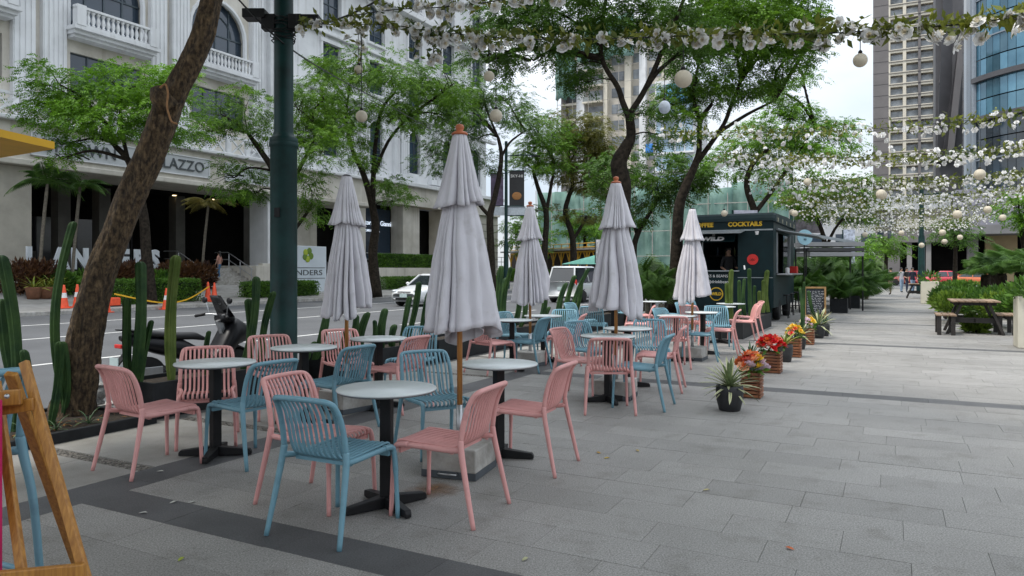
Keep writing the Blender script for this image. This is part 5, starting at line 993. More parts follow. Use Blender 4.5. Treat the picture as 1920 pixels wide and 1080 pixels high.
tbx('side_panel',.06,L_-.06,0,.06,ZB_,1.4,TG); tbx('side_panel',.06,L_-.06,0,.06,2.62,ZT_,TG); tbx('side_panel',.06,.55,0,.06,1.4,2.62,TG); tbx('side_panel',3.6,L_-.06,0,.06,1.4,2.62,TG)
rf = MB(); rp = [(-.06,-.08),(-.04,.0),(.03,.10),(.16,.16),(L_/2,.2),(L_-.16,.16),(L_-.03,.1),(L_+.04,0),(L_+.06,-.08)]
n = len(rp); rf.add([(x,-.07,ZT_+z) for x,z in rp]+[(x,.03,ZT_+z+.04) for x,z in rp]+[(x,W_-.03,ZT_+z+.04) for x,z in rp]+[(x,W_+.07,ZT_+z) for x,z in rp],[(r*n+i,r*n+i+1,(r+1)*n+i+1,(r+1)*n+i) for r in range(3) for i in range(n-1)]+[tuple(range(n-1,-1,-1)),tuple(range(3*n,4*n)),tuple([0,n,2*n,3*n,4*n-1,3*n-1,2*n-1,n-1])]); rf.build('roof',TG,tr)
tbx('roof_rail',-.03,0,.02,W_-.02,2.66,2.70,TGL); 
for k in range(5): tbx('roof_rib',.3+k*.95,.42+k*.95,-.085,-.01,ZT_-.06,ZT_+.06,mat('roof_rib_tan',(.27,.26,.19),.6),.01)
text('COFFEE',.18,YT,'letters',tr,(-.012,2.02,2.85),FRT,.012,bold=.008); text('COCKTAILS',.18,YT,'letters',tr,(-.012,.80,2.85),FRT,.012,bold=.008)
fl = MB().bar((-.02,1.5,2.66),(-.62,1.5,2.58),1.4,.03,(0,0,1)).build('flap',TGL,tr); sg = MB().bar((-.06,1.6,2.56),(-.3,1.6,2.34),1.1,.025,(-.7,0,.7)).build('sign_panel',TG,tr)
text('WILD',.20,WPR,'sign_letters',tr,(-.33,1.66,2.42),(math.radians(47),0,math.radians(-90)),.01,bold=.012,sx=1.3); text('*',.2,WPR,'sign_mark',tr,(-.22,1.66,2.52),(math.radians(47),0,math.radians(-90)),.01)
def disc(nm,y,z,r,m,par,x=-.02): return MB().add([(x,y+r*math.cos(a),z+r*math.sin(a)) for a in np.linspace(0,6.283,29)[:-1]]+[(0,y+r*math.cos(a),z+r*math.sin(a)) for a in np.linspace(0,6.283,29)[:-1]],[tuple(range(28))]+[(i,28+i,28+(i+1)%28,(i+1)%28) for i in range(28)]).build(nm,m,par)
d = disc('emblem',.58,1.82,.155,REDP,tr)
mk_ = MB()
for a in (-1.1,-.55,0,.55,1.1): mk_.add([(-.026,.58,1.77),(-.026,.58+math.sin(a-.13)*.06,1.77+math.cos(a-.13)*.06),(-.026,.58+math.sin(a)*.11,1.77+math.cos(a)*.11),(-.026,.58+math.sin(a+.13)*.06,1.77+math.cos(a+.13)*.06)],[(0,1,2,3)])
mk_.build('emblem_mark',BLK,d); disc('emblem',1.62,.80,.20,YT,tr); disc('emblem_ring',1.62,.80,.17,TG,tr,-.024); text('WILD',.12,YT,'emblem_letters',tr,(-.03,1.62,.80),FRT,.008,bold=.006)
text('DRINKS & BEANS',.115,WPR,'small_letters',tr,(-.012,1.72,1.33),FRT,.006); text('@drinkbean',.125,WPR,'small_letters',tr,(-.012,1.58,1.16),FRT,.006); disc('round_icon',2.08,1.16,.055,WPR,tr,-.01)
MB().tube([(0,.46,2.62),(-.1,.44,2.58)],.02,8).build('spotlight_arm',WPR,tr); MB().lathe([(.035,0),(.06,.1)],12).build('spotlight',WPR,tr).location = (-.13,.44,2.53); tr.children[-1].rotation_euler = (0,-.9,0)
tbx('window_sill',-.12,.07,wy0-.05,wy1+.05,wz0-.035,wz0,TGL,.005); tbx('window_divider',.0,.05,2.02,2.05,wz0,wz1,TGL)
tbx('inner_counter',.3,.8,.5,2.2,1.2,1.5,TIN); tbx('inner_shelf',1.9,2.1,.4,2.3,1.95,1.98,TIN)
for k in range(6): MB().lathe([(.04,0),(.045,.16),(.02,.2),(.018,.26)],10).build('bottle',mat('bottle_%d'%(k%3),((.1,.12,.05),(.25,.2,.12),(.03,.05,.08))[k%3],.15),tr).location = (2.0,.7+.26*k,1.98)
tbx('side_counter',.6,3.5,-.42,-.0,1.36,1.41,STEEL,.01); tbx('side_frame',.56,.66,-.03,.065,1.42,2.62,TGL); tbx('side_frame',3.5,3.6,-.03,.065,1.42,2.62,TGL); tbx('side_glass',2.2,3.5,.01,.03,1.42,2.6,mat('trailer_glass',(.05,.06,.07),.06))
MB().bar((.5,-.03,2.72),(3.7,-.03,2.72),.05,.05).build('awning_bar',TGL,tr); MB().bar((2.,-.03,2.7),(2.,-1.1,2.5),3.0,.03).build('side_flap',TGL,tr)
MB().box((2.6,-.25,1.52),(.3,.22,.22)).build('red_box',REDP,tr,bevel=.02); MB().lathe([(.06,0),(.07,.15),(.03,.18)],12).build('jug',WPR,tr).location = (1.4,-.2,1.41)
for x in (1.3,3.6):
    for y in (.1,W_-.1): w = MB().lathe([(.16,-.1),(.31,-.1),(.33,-.05),(.33,.05),(.31,.1),(.16,.1)],20).build('wheel',BLK,tr,True); w.location = (x,y,.33); w.rotation_euler = (math.pi/2,0,0)
for k,(y) in enumerate((.3,1.2,2.2)): MB().box((.25,y,.22),(.1,.1,.42)).build('jack_stand',BLK,tr)
tbx('skirt',.03,.05,.05,W_-.05,.1,.42,TG); tbx('panel_seam',-.004,.0,.02,wy0,1.28,1.30,TGL)
# round blue sign, louvred awning, chalkboard, trailer stools
rs_ = thing('round_sign','pale blue round sign on a thin post beside the trailer','sign',pix(1509,600,24.5).xy.to_3d()); z0 = pix(1509,445,24.5).z
BLUS = mat('sign_blue',(.30,.52,.62),.45,.05,4); MB().lathe([(.255,-.02),(.26,0),(.255,.02)],32).build('disc',BLUS,rs_); rs_.children[0].location = (0,0,z0); rs_.children[0].rotation_euler = (math.pi/2,0,0); MB().tube([(0,.05,0),(0,.05,z0)],.02,8).build('post',BLK,rs_)
for z,s in ((.08,.13),(-.07,.1)): text('oOo' if z>0 else '88',s,mat('print_blue',(.05,.12,.16),.5),'sign_mark',rs_,(0,-.03,z0+z),(math.radians(90),0,0),.006)
lo = thing('louvred_awning','grey louvred awning roof on slim posts beyond the trailer','awning',pix(1545,600,28).xy.to_3d(),0); GREYL = mat('louvre_grey',(.30,.30,.31),.5,.08,3)
for k,(y0,y1) in enumerate(((456,463),(466,472),(474,481))):
    z = pix(1545,(y0+y1)/2,28).z; h = (y1-y0)*28/F; MB().box((.02*k,-.4+.5*k*0,z),(2.1-.05*k,1.3-.02*k,h*1.05)).build('louvre',GREYL if k%2==0 else mat('louvre_dark',(.05,.05,.053),.6),lo)
for x in (-1.05,1.05):
    for y in (-.9,.1): MB().box((x,y,1.15),(.045,.045,2.3)).build('post',BLK,lo)
MB().bar((-1.05,-.4,2.9),(1.05,-.4,2.55),.06,.1).build('brace',TGL,lo)
ch = thing('chalkboard','wood-framed chalkboard sign with white chalk scribbles standing by the trailer','sign',pix(1528,507,21.5).xy.to_3d(),-.12)
M_ = Matrix.Rotation(math.radians(-10),3,'X'); CHK = mat('chalk_board',(.035,.04,.048),.7,.3,6); wf, hf = .62, 1.02
MB().box((0,.02,hf/2),(wf-.08,.02,hf-.14)).build('board',CHK,ch)
for c,d in (((-wf/2+.025,0,hf/2),(.05,.05,hf)),((wf/2-.025,0,hf/2),(.05,.05,hf)),((0,0,hf-.025),(wf-.1,.05,.05)),((0,0,.17),(wf-.1,.05,.05))): MB().box(c,d).build('frame',mat('chalk_frame',(.42,.24,.09),.55,.2,9),ch)
cs = MB()
for k in range(13):
    z = .28+k*.05; x = -.22; 
    while x < .2:
        l = rng.uniform(.03,.11); cs.tube([(x+l*i/5,.005,z+rng.uniform(-.014,.014)) for i in range(6)],.005,4); x += l+rng.uniform(.015,.05)
cs.build('chalk_writing',WPR,ch)
for x in (-1,1): MB().bar((x*.28,.03,hf-.04),(x*.28,.42,0),.04,.03).build('rear_leg',mat('chalk_frame',(.42,.24,.09)),ch)
for i,(px,Y) in enumerate(((1470,23),(1480,24.5),(1492,26))):
    t = thing('metal_stool','black metal bar stool at the trailer counter','stool',pix(px,507,Y).xy.to_3d(),ROT,'black stools at the trailer'); MB().lathe([(.16,.70),(.17,.72),(.16,.74),(.001,.745)],20).build('seat',BLK,t,True)
    for k in range(4): a = k*1.571+.785; MB().tube([(.1*math.cos(a),.1*math.sin(a),.7),(.19*math.cos(a),.19*math.sin(a),0)],.013,8).build('leg',BLK,t)
    MB().tube([(.16*math.cos(a),.16*math.sin(a),.25) for a in np.linspace(0,6.283,20)[:-1]],.01,6,closed=True).build('foot_ring',BLK,t)
# ---------------------------------------------------------------- picnic sets and cream planter
PT = mat('picnic_top',(.13,.08,.048),.7,scale=5,col2=(.30,.21,.14),rnd=.28,stretch=(3,3,3)); PD = mat('picnic_dark',(.016,.013,.011),.6,.4,6)
def picnic(px,py,label,s=1.):
    g = gnd(px,py); g = g*(1+.72/g.y); t = thing('picnic_table',label,'picnic table',(g.x,g.y,0),ROT,'picnic tables on the promenade')
    for k in range(7): MB().box((0,-.42+k*.14,.775),(1.5,.128,.035)).build('board',PT,t,bevel=.004)
    for x in (-.55,.55):
        for s_ in (-1,1): MB().bar((x,s_*.56,0),(x,s_*.26,.755),.06,.13,(1,0,0)).build('leg',PD,t)
        MB().box((x+.05,0,.72),(.05,.86,.08)).build('brace',PD,t); MB().box((x+.05,0,.33),(.05,.95,.12)).build('cross_brace',PD,t)
    MB().box((0,0,.33),(1.05,.05,.1)).build('stretcher',PD,t); return g
def bench(px,py,label,n=3,ln=1.0,w=.42):
    g = gnd(px,py); g = g*(1+.45/g.y); t = thing('bench',label,'bench',(g.x,g.y,0),ROT,'wooden benches at the picnic tables')
    for k in range(n): MB().box((0,-w/2+(k+.5)*w/n,.46),(ln,w/n-.014,.035)).build('board',PT,t,bevel=.004)
    for x in (-1,1):
        for y in (-1,1): MB().box((x*(ln/2-.07),y*(w/2-.07),.2205),(.085,.085,.441)).build('leg',PD,t)
    MB().box((0,0,.4),(ln-.25,.05,.07)).build('stretcher',PD,t)
picnic(1824,629,'dark-framed picnic table with weathered plank top, the larger one'); bench(1772,629,'plank bench on the open promenade side of the larger picnic table'); bench(1884,629,'plank bench between the larger picnic table and the cream planter')
picnic(1722,560,'small-looking distant picnic table near the walking people'); bench(1748,561,'bench beside the distant picnic table')
cp = thing('cream_planter','tall cream square planter with leafy plant at the pavement edge','planter',pix(1940,507,14.2).xy.to_3d(),ROT); CRM = mat('cream_planter',(.60,.57,.47),.6,.05,3)
MB().box((0,0,.5),(.62,.62,1.0)).build('body',CRM,cp,bevel=.015); MB().box((0,0,1.0),(.54,.54,.02)).build('soil',SOIL,cp); C,dd = ell(420,(0,0,1.05),(.45,.45,.3),.8); C[:,2] = np.maximum(C[:,2],1.02); V = leafs(C,dd+np.array([0,0,.7]),.16,.06); link('foliage',np_mesh('foliage',V,quads(V),HEDGE),cp)
p = pix(1743,507,33); cp = thing('cream_planter','distant cream planter box beside the small picnic table','planter',(p.x,p.y,0),ROT); MB().box((0,0,.5),(.7,.7,1.)).build('body',CRM,cp,bevel=.02); C,dd = ell(200,(0,0,1.1),(.4,.4,.3),.8); V = leafs(C,dd+np.array([0,0,.7]),.18,.07); link('foliage',np_mesh('foliage',V,quads(V),HEDGE),cp)
# ---------------------------------------------------------------- people
SKIN = mat('skin',(.33,.19,.13),.55,.06,9); HAIR = mat('hair_black',(.008,.007,.006),.5,.3,20)
def person(loc, face, H_, cols, label, stride=.14, arms=((.12,.0),(.12,.0)), hair='short', sitting=False, phone=False):
    """one skinned body; face = heading angle (local +y forward)"""
    shirt, trs, shoe = cols; k = H_/1.75; t = thing('person',label,'person',loc,face)
    vs = [(0,0,.95),(0,.0,1.12),(0,.0,1.32),(0,-.01,1.44),(0,.0,1.53),(0,.015,1.62),(0,.012,1.70)]; rad = [(.15,.11),(.135,.10),(.165,.115),(.09,.08),(.052,.055),(.078,.092),(.07,.085)]; ed = [(i,i+1) for i in range(6)]
    for s,(out,fwd) in zip((-1,1),arms):
        b = len(vs); vs += [(s*.17,0,1.41),(s*(.19+out*.6),-.02+fwd*.1,1.13),(s*(.17+out),.06+fwd,.92+fwd*.7),(s*(.165+out),.10+fwd*1.25,.83+fwd*.95)]; rad += [(.062,.06),(.043,.043),(.033,.03),(.03,.022)]; ed += [(3,b),(b,b+1),(b+1,b+2),(b+2,b+3)]
    for s in (-1,1):
        b = len(vs); f = s*stride; vs += [(s*.09,0,.88),(s*.095,f*.55+.03,.50),(s*.095,f-.02*s,.09),(s*.10,f+.13,.035)]; rad += [(.092,.1),(.062,.066),(.042,.045),(.04,.03)]; ed += [(0,b),(b,b+1),(b+1,b+2),(b+2,b+3)]
    me = bpy.data.meshes.new('body'); me.from_pydata([(x*k,y*k,z*k) for x,y,z in vs],ed,[]); o = link('body',me,t); md = o.modifiers.new('skin','SKIN'); 
    for i,r in enumerate(rad): me.skin_vertices[0].data[i].radius = (r[0]*k,r[1]*k)
    me.skin_vertices[0].data[0].use_root = True; ss = o.modifiers.new('sub','SUBSURF'); ss.levels = ss.render_levels = 2; bpy.context.view_layer.update()
    ev = bpy.data.meshes.new_from_object(o.evaluated_get(bpy.context.evaluated_depsgraph_get())); o.modifiers.clear(); o.data = ev
    for m in (SKIN,shirt,trs,shoe): ev.materials.append(m)
    for pg in ev.polygons:
        c = pg.center/k; lower_arm = abs(c.x) > .16 and c.z < 1.14 and c.z > .72
        pg.material_index = 0 if (c.z > 1.475 or lower_arm) else (1 if c.z > .93 else (2 if c.z > .1 else 3)); pg.use_smooth = True
    hb = MB()
    if hair == 'long': hb.sphere((0,-.02*k,1.67*k),.105*k,14,10,(.95,1.05,1.05)); hb.sphere((0,-.07*k,1.5*k),.1*k,12,8,(.95,.5,1.8))
    else: hb.sphere((0,-.015*k,1.685*k),.1*k,14,10,(.92,1.05,.92))
    hb.build('hair',HAIR,t,True); return t
def cl(n,c): return mat('cloth_'+n,c,.85,.15,14)
def onstreet(px,Y): return pix(px,507,Y).xy.to_3d()
FY = 46
for px,Y,face,cols,lab,h,arm in ((1670,45,.3,(cl('olive',(.03,.045,.03)),cl('khaki',(.14,.11,.08)),BLK),'person in dark olive top and khaki trousers walking alone on the promenade','short',((.1,.0),(.1,.18))),(1690,50,3.2,(cl('pale',(.42,.42,.45)),cl('denim_pale',(.25,.34,.45)),BLK),'person in pale top and light jeans in the walking group','long',((.1,.0),(.1,0))),(1700,49,3.4,(cl('black',(.012,.012,.014)),cl('navy',(.02,.03,.06)),BLK),'person in black top and dark jeans between the two others','short',((.1,.2),(.1,.2))),(1711,47,3.1,(cl('navy_shirt',(.015,.018,.035)),cl('shorts_blue',(.22,.30,.42)),BLK),'person in dark navy shirt and pale blue shorts','short',((.12,0),(.12,0)))):
    person(onstreet(px,Y),face,1.68,cols,lab,.12,arm,h)
p = onv(411,507,36.0); p.z = 1.02; person(p,ROT-math.pi/2+math.pi/2+.3,1.62,(cl('rose',(.42,.22,.17)),cl('denim',(.04,.13,.25)),WPR),'person in rose top and blue jeans climbing the entrance steps',.12,((.16,0),(.2,.06)),'long')
p = onv(486,507,38.2); p.z = 1.45; person(p,math.pi+.4,1.7,(cl('sky',(.16,.33,.48)),cl('navy',(.02,.03,.06)),BLK),'person in blue shirt with folded arms behind the planter',.02,((.04,.22),(.04,.22)),'short')
p = P(22.75,4.45,.5); person((p.x,p.y,.5),math.pi+.2,1.7,(cl('black',(.012,.012,.014)),cl('black',(.012,.012,.014)),BLK),'person in dark clothes inside the trailer window',.02,((.1,.2),(.1,.2)),'short')
# ---------------------------------------------------------------- cars
CW = mat('car_white',(.66,.68,.69),.22,.03,2,coat=.6); CG = mat('car_glass',(.015,.02,.024),.04,.2,1,spec=.9); TYRE = mat('tyre',(.012,.012,.012),.8,.2,8); RIM = mat('rim',(.35,.36,.37),.35,.1,8,metal=.8); LAMP = mat('headlamp',(.55,.58,.6),.1,.2,30,metal=.3); CHR = mat('chrome',(.6,.6,.62),.15,.05,5,metal=1.)
def car(loc, rz, label, paint, kind='sedan', plate=True):
    t = thing('car' if kind != 'van' else 'van',label,'car' if kind != 'van' else 'van',loc,rz)
    if kind == 'sedan': Ln,Wd,st = 4.4,.86,[(0,.60,.34,.60),(.10,.74,.24,.70),(.35,.82,.20,.78),(.8,.86,.19,.87),(1.35,.86,.19,.96),(2.4,.87,.19,.98),(3.4,.86,.20,1.0),(3.95,.84,.22,1.03),(4.25,.80,.26,1.0),(4.4,.68,.36,.86)]; cab=(1.22,1.98,3.15,3.98,.97,1.47,.78,.57)
    else: Ln,Wd,st = 4.6,.9,[(0,.66,.36,.75),(.1,.8,.26,.88),(.5,.88,.22,1.0),(1.1,.9,.22,1.08),(2.4,.9,.22,1.10),(3.6,.9,.22,1.10),(4.4,.88,.24,1.10),(4.6,.82,.34,1.06)]; cab=(1.05,1.7,4.25,4.56,1.08,1.85,.84,.70)
    mb = MB(); V = []; sec = 11
    for x,w,zb,zt in st:
        h = zt-zb; hp = [(.84,0),(.97,.12),(1.,.4),(.985,.68),(.93,.88),(.80,.985),(.4,1.03),(0,1.04)]
        for y,z in hp: V.append((Ln/2-x,-w*y,zb+h*z))
        for y,z in reversed(hp[:-1]): V.append((Ln/2-x,w*y,zb+h*z))
    m = 15; Fc = [(i*m+j,i*m+j+1,(i+1)*m+j+1,(i+1)*m+j) for i in range(len(st)-1) for j in range(m-1)]+[(i*m,(i+1)*m,(i+1)*m+m-1,i*m+m-1) for i in range(len(st)-1)]+[tuple(range(m)),tuple(range((len(st)-1)*m+m-1,(len(st)-1)*m-1,-1))]
    mb.add(V,Fc); bo = mb.build('body',paint,t,True)
    xf,xrf,xrr,xr,zb,zt,wb,wt = cab; g = MB(); X = lambda x: Ln/2-x
    ring = lambda xa,xb,w,z: [(X(xa),-w*.82,z),(X(xa+.12),-w,z-.0),(X((xa+xb)/2),-w*1.02,z),(X(xb-.12),-w,z),(X(xb),-w*.82,z),(X(xb),w*.82,z),(X(xb-.12),w,z),(X((xa+xb)/2),w*1.02,z),(X(xa+.12),w,z),(X(xa),w*.82,z)]
    r0 = ring(xf,xr,wb,zb-.03); r1 = ring(xrf,xrr,wt,zt-.05); g.add(r0+r1,[(i,(i+1)%10,10+(i+1)%10,10+i) for i in range(10)]); g.build('glasshouse',CG,t,False)
    rr = MB(); r2 = ring(xrf-.03,xrr+.05,wt+.02,zt-.06); r3 = [(x,y*.9,z+.07) for x,y,z in ring(xrf+.12,xrr-.12,wt,zt-.05)]; rr.add(r2+r3,[(i,(i+1)%10,10+(i+1)%10,10+i) for i in range(10)]+[tuple(range(10,20))]); rr.build('roof',paint,t,True)
    for s in (-1,1):
        for a,b in (((X(xf+.02),s*wb*.84,zb-.02),(X(xrf),s*wt*.86,zt-.03)),((X(xr-.02),s*wb*.84,zb-.02),(X(xrr),s*wt*.86,zt-.03)),((X((xf+xr)/2+.15),s*(wb*1.025),zb-.02),(X((xrf+xrr)/2+.1),s*(wt*1.03),zt-.04))): MB().bar(a,b,.075,.05).build('pillar',paint,t)
        MB().sphere((X(xf+.45),s*(Wd+.1),zb+.06),.1,10,6,(.7,1,.75)).build('mirror',paint,t,True)
        hl = MB().sphere((X(.22 if kind=='sedan' else .14),s*Wd*.70,.70 if kind=='sedan' else .88),.2,14,8,(.9,.95,.42)).build('headlight',LAMP,t,True)
        MB().sphere((X(Ln-.14),s*Wd*.82,.86 if kind=='sedan' else 1.0),.16,12,8,(.6,.6,1.3 if kind!='sedan' else .8)).build('tail_light',REDP,t,True)
        for x in (.85,Ln-.9):
            w = thing_part('wheel',t,(X(x),s*(Wd-.09),.31)); MB().lathe([(.2,-.1),(.3,-.1),(.315,-.06),(.315,.06),(.3,.1),(.2,.1)],22).build('tyre',TYRE,w,True); MB().lathe([(.205,-.085),(.205,.09),(.12,.1),(.001,.095)],18).build('rim',RIM,w); w.rotation_euler = (math.pi/2*(-s),0,0)
            MB().add([(X(x)+.38*math.cos(a),s*(Wd-.005 if 1 else 0),.31+.38*math.sin(a)) for a in np.linspace(0,math.pi,13)],[tuple(range(13))]).build('wheel_arch',BLK,t)
    if kind == 'sedan':
        MB().box((X(.075),0,.64),(.09,.72,.10)).build('grille',BLK,t,bevel=.02); MB().box((X(.03),0,.66),(.02,.7,.02)).build('grille_bar',CHR,t); MB().box((X(.04),0,.36),(.1,.9,.1)).build('air_intake',BLK,t,bevel=.02)
        for a,b in (((X(.02),-.035,.69),(X(.02),-.045,.60)),((X(.02),.035,.69),(X(.02),.045,.60)),((X(.018),-.04,.645),(X(.018),.04,.645))): MB().bar(a,b,.014,.014,(1,0,0)).build('badge',CHR,t)
        for s in (-1,1): MB().lathe([(.06,-.02),(.06,.03)],12).build('fog_lamp',LAMP,t).location = (X(.12),s*.62,.38)
    pl_ = mat('plate_pale',(.45,.55,.55),.5,.05,5)
    if plate: MB().box((X(.01 if kind=='sedan' else Ln-.0)+(.02 if kind=='sedan' else -.01),0,.5 if kind=='sedan' else .72),(.02,.40,.15)).build('number_plate',pl_,t)
    return t
def thing_part(nm, parent, loc):
    o = bpy.data.objects.new(nm,None); COL.objects.link(o); o.parent = parent; o.location = loc; o.empty_display_size = .05; return o
p = gnd(770,569,ROADZ); uu,vv = UV(p); car(P(29.3,19.7,ROADZ)+Vector((0,0,0)),ROT+math.pi,'white saloon car driving towards the terrace with a chrome badge grille',CW)
car(P(36.2,14.9,ROADZ),ROT,'white van seen from behind with red tail lights and greenish rear window',CW,'van')
sv = thing('box_truck','small white truck far down the road','truck',P(58,20.2,ROADZ),ROT); MB().box((0,0,1.5),(3.4,1.8,1.7)).build('cargo_box',CW,sv,bevel=.05); MB().box((-2.5,0,1.15),(1.5,1.7,1.5)).build('cab',CW,sv,bevel=.15); MB().box((-3.2,0,1.5),(.25,1.45,.6)).build('windscreen',CG,sv)
for x in (-2.4,1.0):
    for s in (-1,1): w = MB().lathe([(.2,-.1),(.38,-.1),(.38,.1),(.2,.1)],14).build('wheel',TYRE,sv); w.location = (x,s*.8,.38); w.rotation_euler = (math.pi/2,0,0)
CR = mat('car_red',(.5,.03,.05),.25,.05,2,coat=.5); CO = mat('car_orange',(.55,.13,.04),.25,.05,2,coat=.5)
p = pix(1765,507,72); car((p.x,p.y,-.04),ROT+math.pi/2,'red saloon car on the far cross street beyond the hedge',CR); p = pix(1835,507,68); car((p.x,p.y,-.04),ROT-math.pi/2,'orange saloon car on the far cross street behind the dwarf palms',CO); p = pix(1708,507,74); car((p.x,p.y,-.04),ROT+math.pi/2,'dark red car half hidden behind the walking group',mat('car_dark_red',(.3,.01,.02),.25))
# ---------------------------------------------------------------- motor scooter
sb = mat('scooter_black',(.006,.006,.008),.38,.2,4,spec=.3); sm = thing('motor_scooter','black motor scooter with low windshield parked behind the cacti','scooter',(0,0,0),0)
sp = onv(362,507,8.45); sm.location = (sp.x,sp.y,ROADZ); sm.rotation_euler = (0,0,ROT-.12)
def swheel(x):
    w = thing_part('wheel',sm,(x,0,.27)); w.rotation_euler = (math.pi/2,0,0); MB().lathe([(.17,-.05),(.25,-.055),(.27,-.03),(.27,.03),(.25,.055),(.17,.05)],24).build('tyre',TYRE,w,True); MB().lathe([(.17,-.03),(.16,0),(.17,.03)],20,cap=False).build('rim',RIM,w); m_ = MB()
    for k in range(5): a = k*1.2566; m_.bar((0,0,0),(.17*math.cos(a),.17*math.sin(a),0),.025,.03)
    m_.build('spoke',RIM,w)
swheel(-.66); swheel(.66)
def loft(secs, m, nm, n=12):
    mb = MB(); V = []
    for x,zc,ry,rz_ in secs:
        for j in range(n): a = 2*math.pi*j/n; c,s = math.cos(a),math.sin(a); V.append((x,ry*math.copysign(abs(c)**.7,c),zc+rz_*math.copysign(abs(s)**.7,s)))
    mb.add(V,[(i*n+j,i*n+(j+1)%n,(i+1)*n+(j+1)%n,(i+1)*n+j) for i in range(len(secs)-1) for j in range(n)]+[tuple(range(n-1,-1,-1)),tuple((len(secs)-1)*n+j for j in range(n))]); return mb.build(nm,m,sm,True)
loft([(-.98,.80,.05,.03),(-.85,.76,.12,.07),(-.55,.68,.17,.11),(-.2,.60,.18,.14),(.05,.48,.17,.12),(.2,.42,.14,.08)],sb,'tail_panel'); loft([(-.92,.86,.08,.02),(-.75,.85,.13,.04),(-.4,.80,.15,.045),(-.3,.78,.15,.05),(.0,.76,.13,.05),(.12,.72,.10,.03)],mat('scooter_seat',(.014,.014,.016),.6,.2,9),'seat')
loft([(.0,.34,.16,.07),(.2,.36,.18,.09),(.36,.48,.19,.17),(.5,.66,.2,.24),(.62,.78,.19,.2),(.76,.76,.14,.14),(.86,.72,.06,.07)],sb,'front_fairing'); loft([(-.5,.35,.1,.06),(-.2,.3,.12,.08),(.1,.28,.12,.07)],mat('engine_grey',(.05,.05,.053),.5,.3,9),'engine')
MB().bar((.38,0,.95),(.66,0,.3),.07,.07,(0,1,0)).build('fork',STEEL,sm); loft([(.5,.52,.08,.02),(.66,.57,.1,.02),(.82,.5,.08,.02)],sb,'front_mudguard'); loft([(.40,.98,.13,.06),(.50,.98,.14,.08),(.58,.96,.1,.06)],sb,'handlebar_cover')
MB().tube(smooth_path([(.28,-.36,1.0),(.36,-.2,1.03),(.42,0,1.02),(.36,.2,1.03),(.28,.36,1.0)],4),.014,8).build('handlebar',STEEL,sm,True)
for s in (-1,1):
    MB().tube([(.34,s*.24,1.03),(.27,s*.38,1.0)],.02,8).build('grip',BLK,sm,True); MB().tube([(.38,s*.2,1.03),(.36,s*.26,1.2)],.007,6).build('mirror_stem',STEEL,sm); MB().sphere((.36,s*.29,1.23),.065,12,8,(.3,1,.7)).build('mirror',sb,sm,True); MB().sphere((.83,s*.09,.76),.06,10,6,(.7,1,.6)).build('headlight',LAMP,sm,True)
ws = MB(); ws.add([(.56-.06*i-(.05 if abs(j)==2 else 0),j*.1*(1-.12*i),1.0+.1*i) for i in range(4) for j in range(-2,3)],[(i*5+j,i*5+j+1,i*5+5+j+1,i*5+5+j) for i in range(3) for j in range(4)]); o = ws.build('windshield',mat('smoked_shield',(.015,.015,.017),.12),sm,True); so = o.modifiers.new('t','SOLIDIFY'); so.thickness = .006
MB().tube(smooth_path([(-.1,-.15,.28),(-.45,-.18,.27),(-.6,-.19,.33),(-.95,-.2,.42)],3),[.02,.02,.02,.03,.05,.06,.06,.06,.055,.05],12).build('exhaust',mat('exhaust_black',(.02,.02,.02),.4),sm,True); MB().box((-.72,-.245,.38),(.3,.02,.1)).build('heat_shield',STEEL,sm,bevel=.005)
MB().box((-1.0,0,.70),(.04,.16,.05)).build('tail_light',REDP,sm,bevel=.01); MB().bar((-.9,0,.62),(-1.08,0,.42),.12,.015).build('rear_mudguard',BLK,sm); MB().box((-1.06,0,.5),(.01,.2,.13)).build('number_plate',mat('plate_pale',(.45,.55,.55)),sm); MB().tube([(-.05,.1,.25),(-.12,.3,.0)],.013,6).build('side_stand',STEEL,sm)
loft([(-.98,.9,.14,.01),(-.8,.885,.12,.012)],sb,'grab_rail')
# ---------------------------------------------------------------- cones across the road
CN = mat('cone_orange',(.78,.09,.03),.5,.08,8); CWH = mat('cone_band',(.72,.72,.72),.5,.05,8)
def cone(px, v, label, h=.9, big=False):
    p = onv(px,507,v); p.z = fz(v) if v > FARK else ROADZ; t = thing('traffic_cone',label,'traffic cone',p,ROT,'orange traffic cones across the road')
    MB().box((0,0,.02),(.42,.42,.04)).build('base',CN if not big else BLK,t,bevel=.01); MB().lathe([(.17,.04),(.11,h*.45)],18,cap=False).build('cone_lower',CN,t,True); MB().lathe([(.11,h*.45),(.082,h*.66)],18,cap=False).build('band',CWH if px<320 else CN,t,True); MB().lathe([(.082,h*.66),(.04,h*.97),(.03,h),(.001,h)],18,cap=False).build('cone_tip',CN,t,True)
for px,v,lab in ((120,28.3,'orange cone with white band at the kerb beside the tall cactus'),(145,28.5,'orange cone half hidden by the leaning trunk'),(199,27.3,'orange cone standing on the road just past the leaning trunk'),(312,27.2,'orange cone on the road in front of the clipped hedge'),(311,30.6,'orange cone tip showing behind the clipped hedge'),(390,28.6,'orange cone with yellow tape by the scooter windshield'),(402,28.1,'orange cone overlapping another beside the scooter mirror')): cone(px,v,lab)
br = thing('barrier_block','low orange barrier block beside the clipped hedge','barrier',onv(214,507,28.2),ROT); br.location.z = fz(28.2); MB().prism([(-.2,-.15),(.2,-.15),(.17,.15),(-.17,.15)],0,.36).build('body',CN,br,bevel=.04); MB().box((0,0,.02),(.5,.38,.04)).build('foot',BLK,br)
tp = thing('barrier_tape','yellow tape strung between the cones','tape',onv(312,507,27.9),0); a_ = Vector(tp.location); pts = [onv(214,507,28.0)-a_,onv(300,507,27.9)-a_,onv(350,507,27.9)-a_,onv(392,507,28.2)-a_]
for q,z in zip(pts,(.55,.12,.2,.75)): q.z = z-a_.z
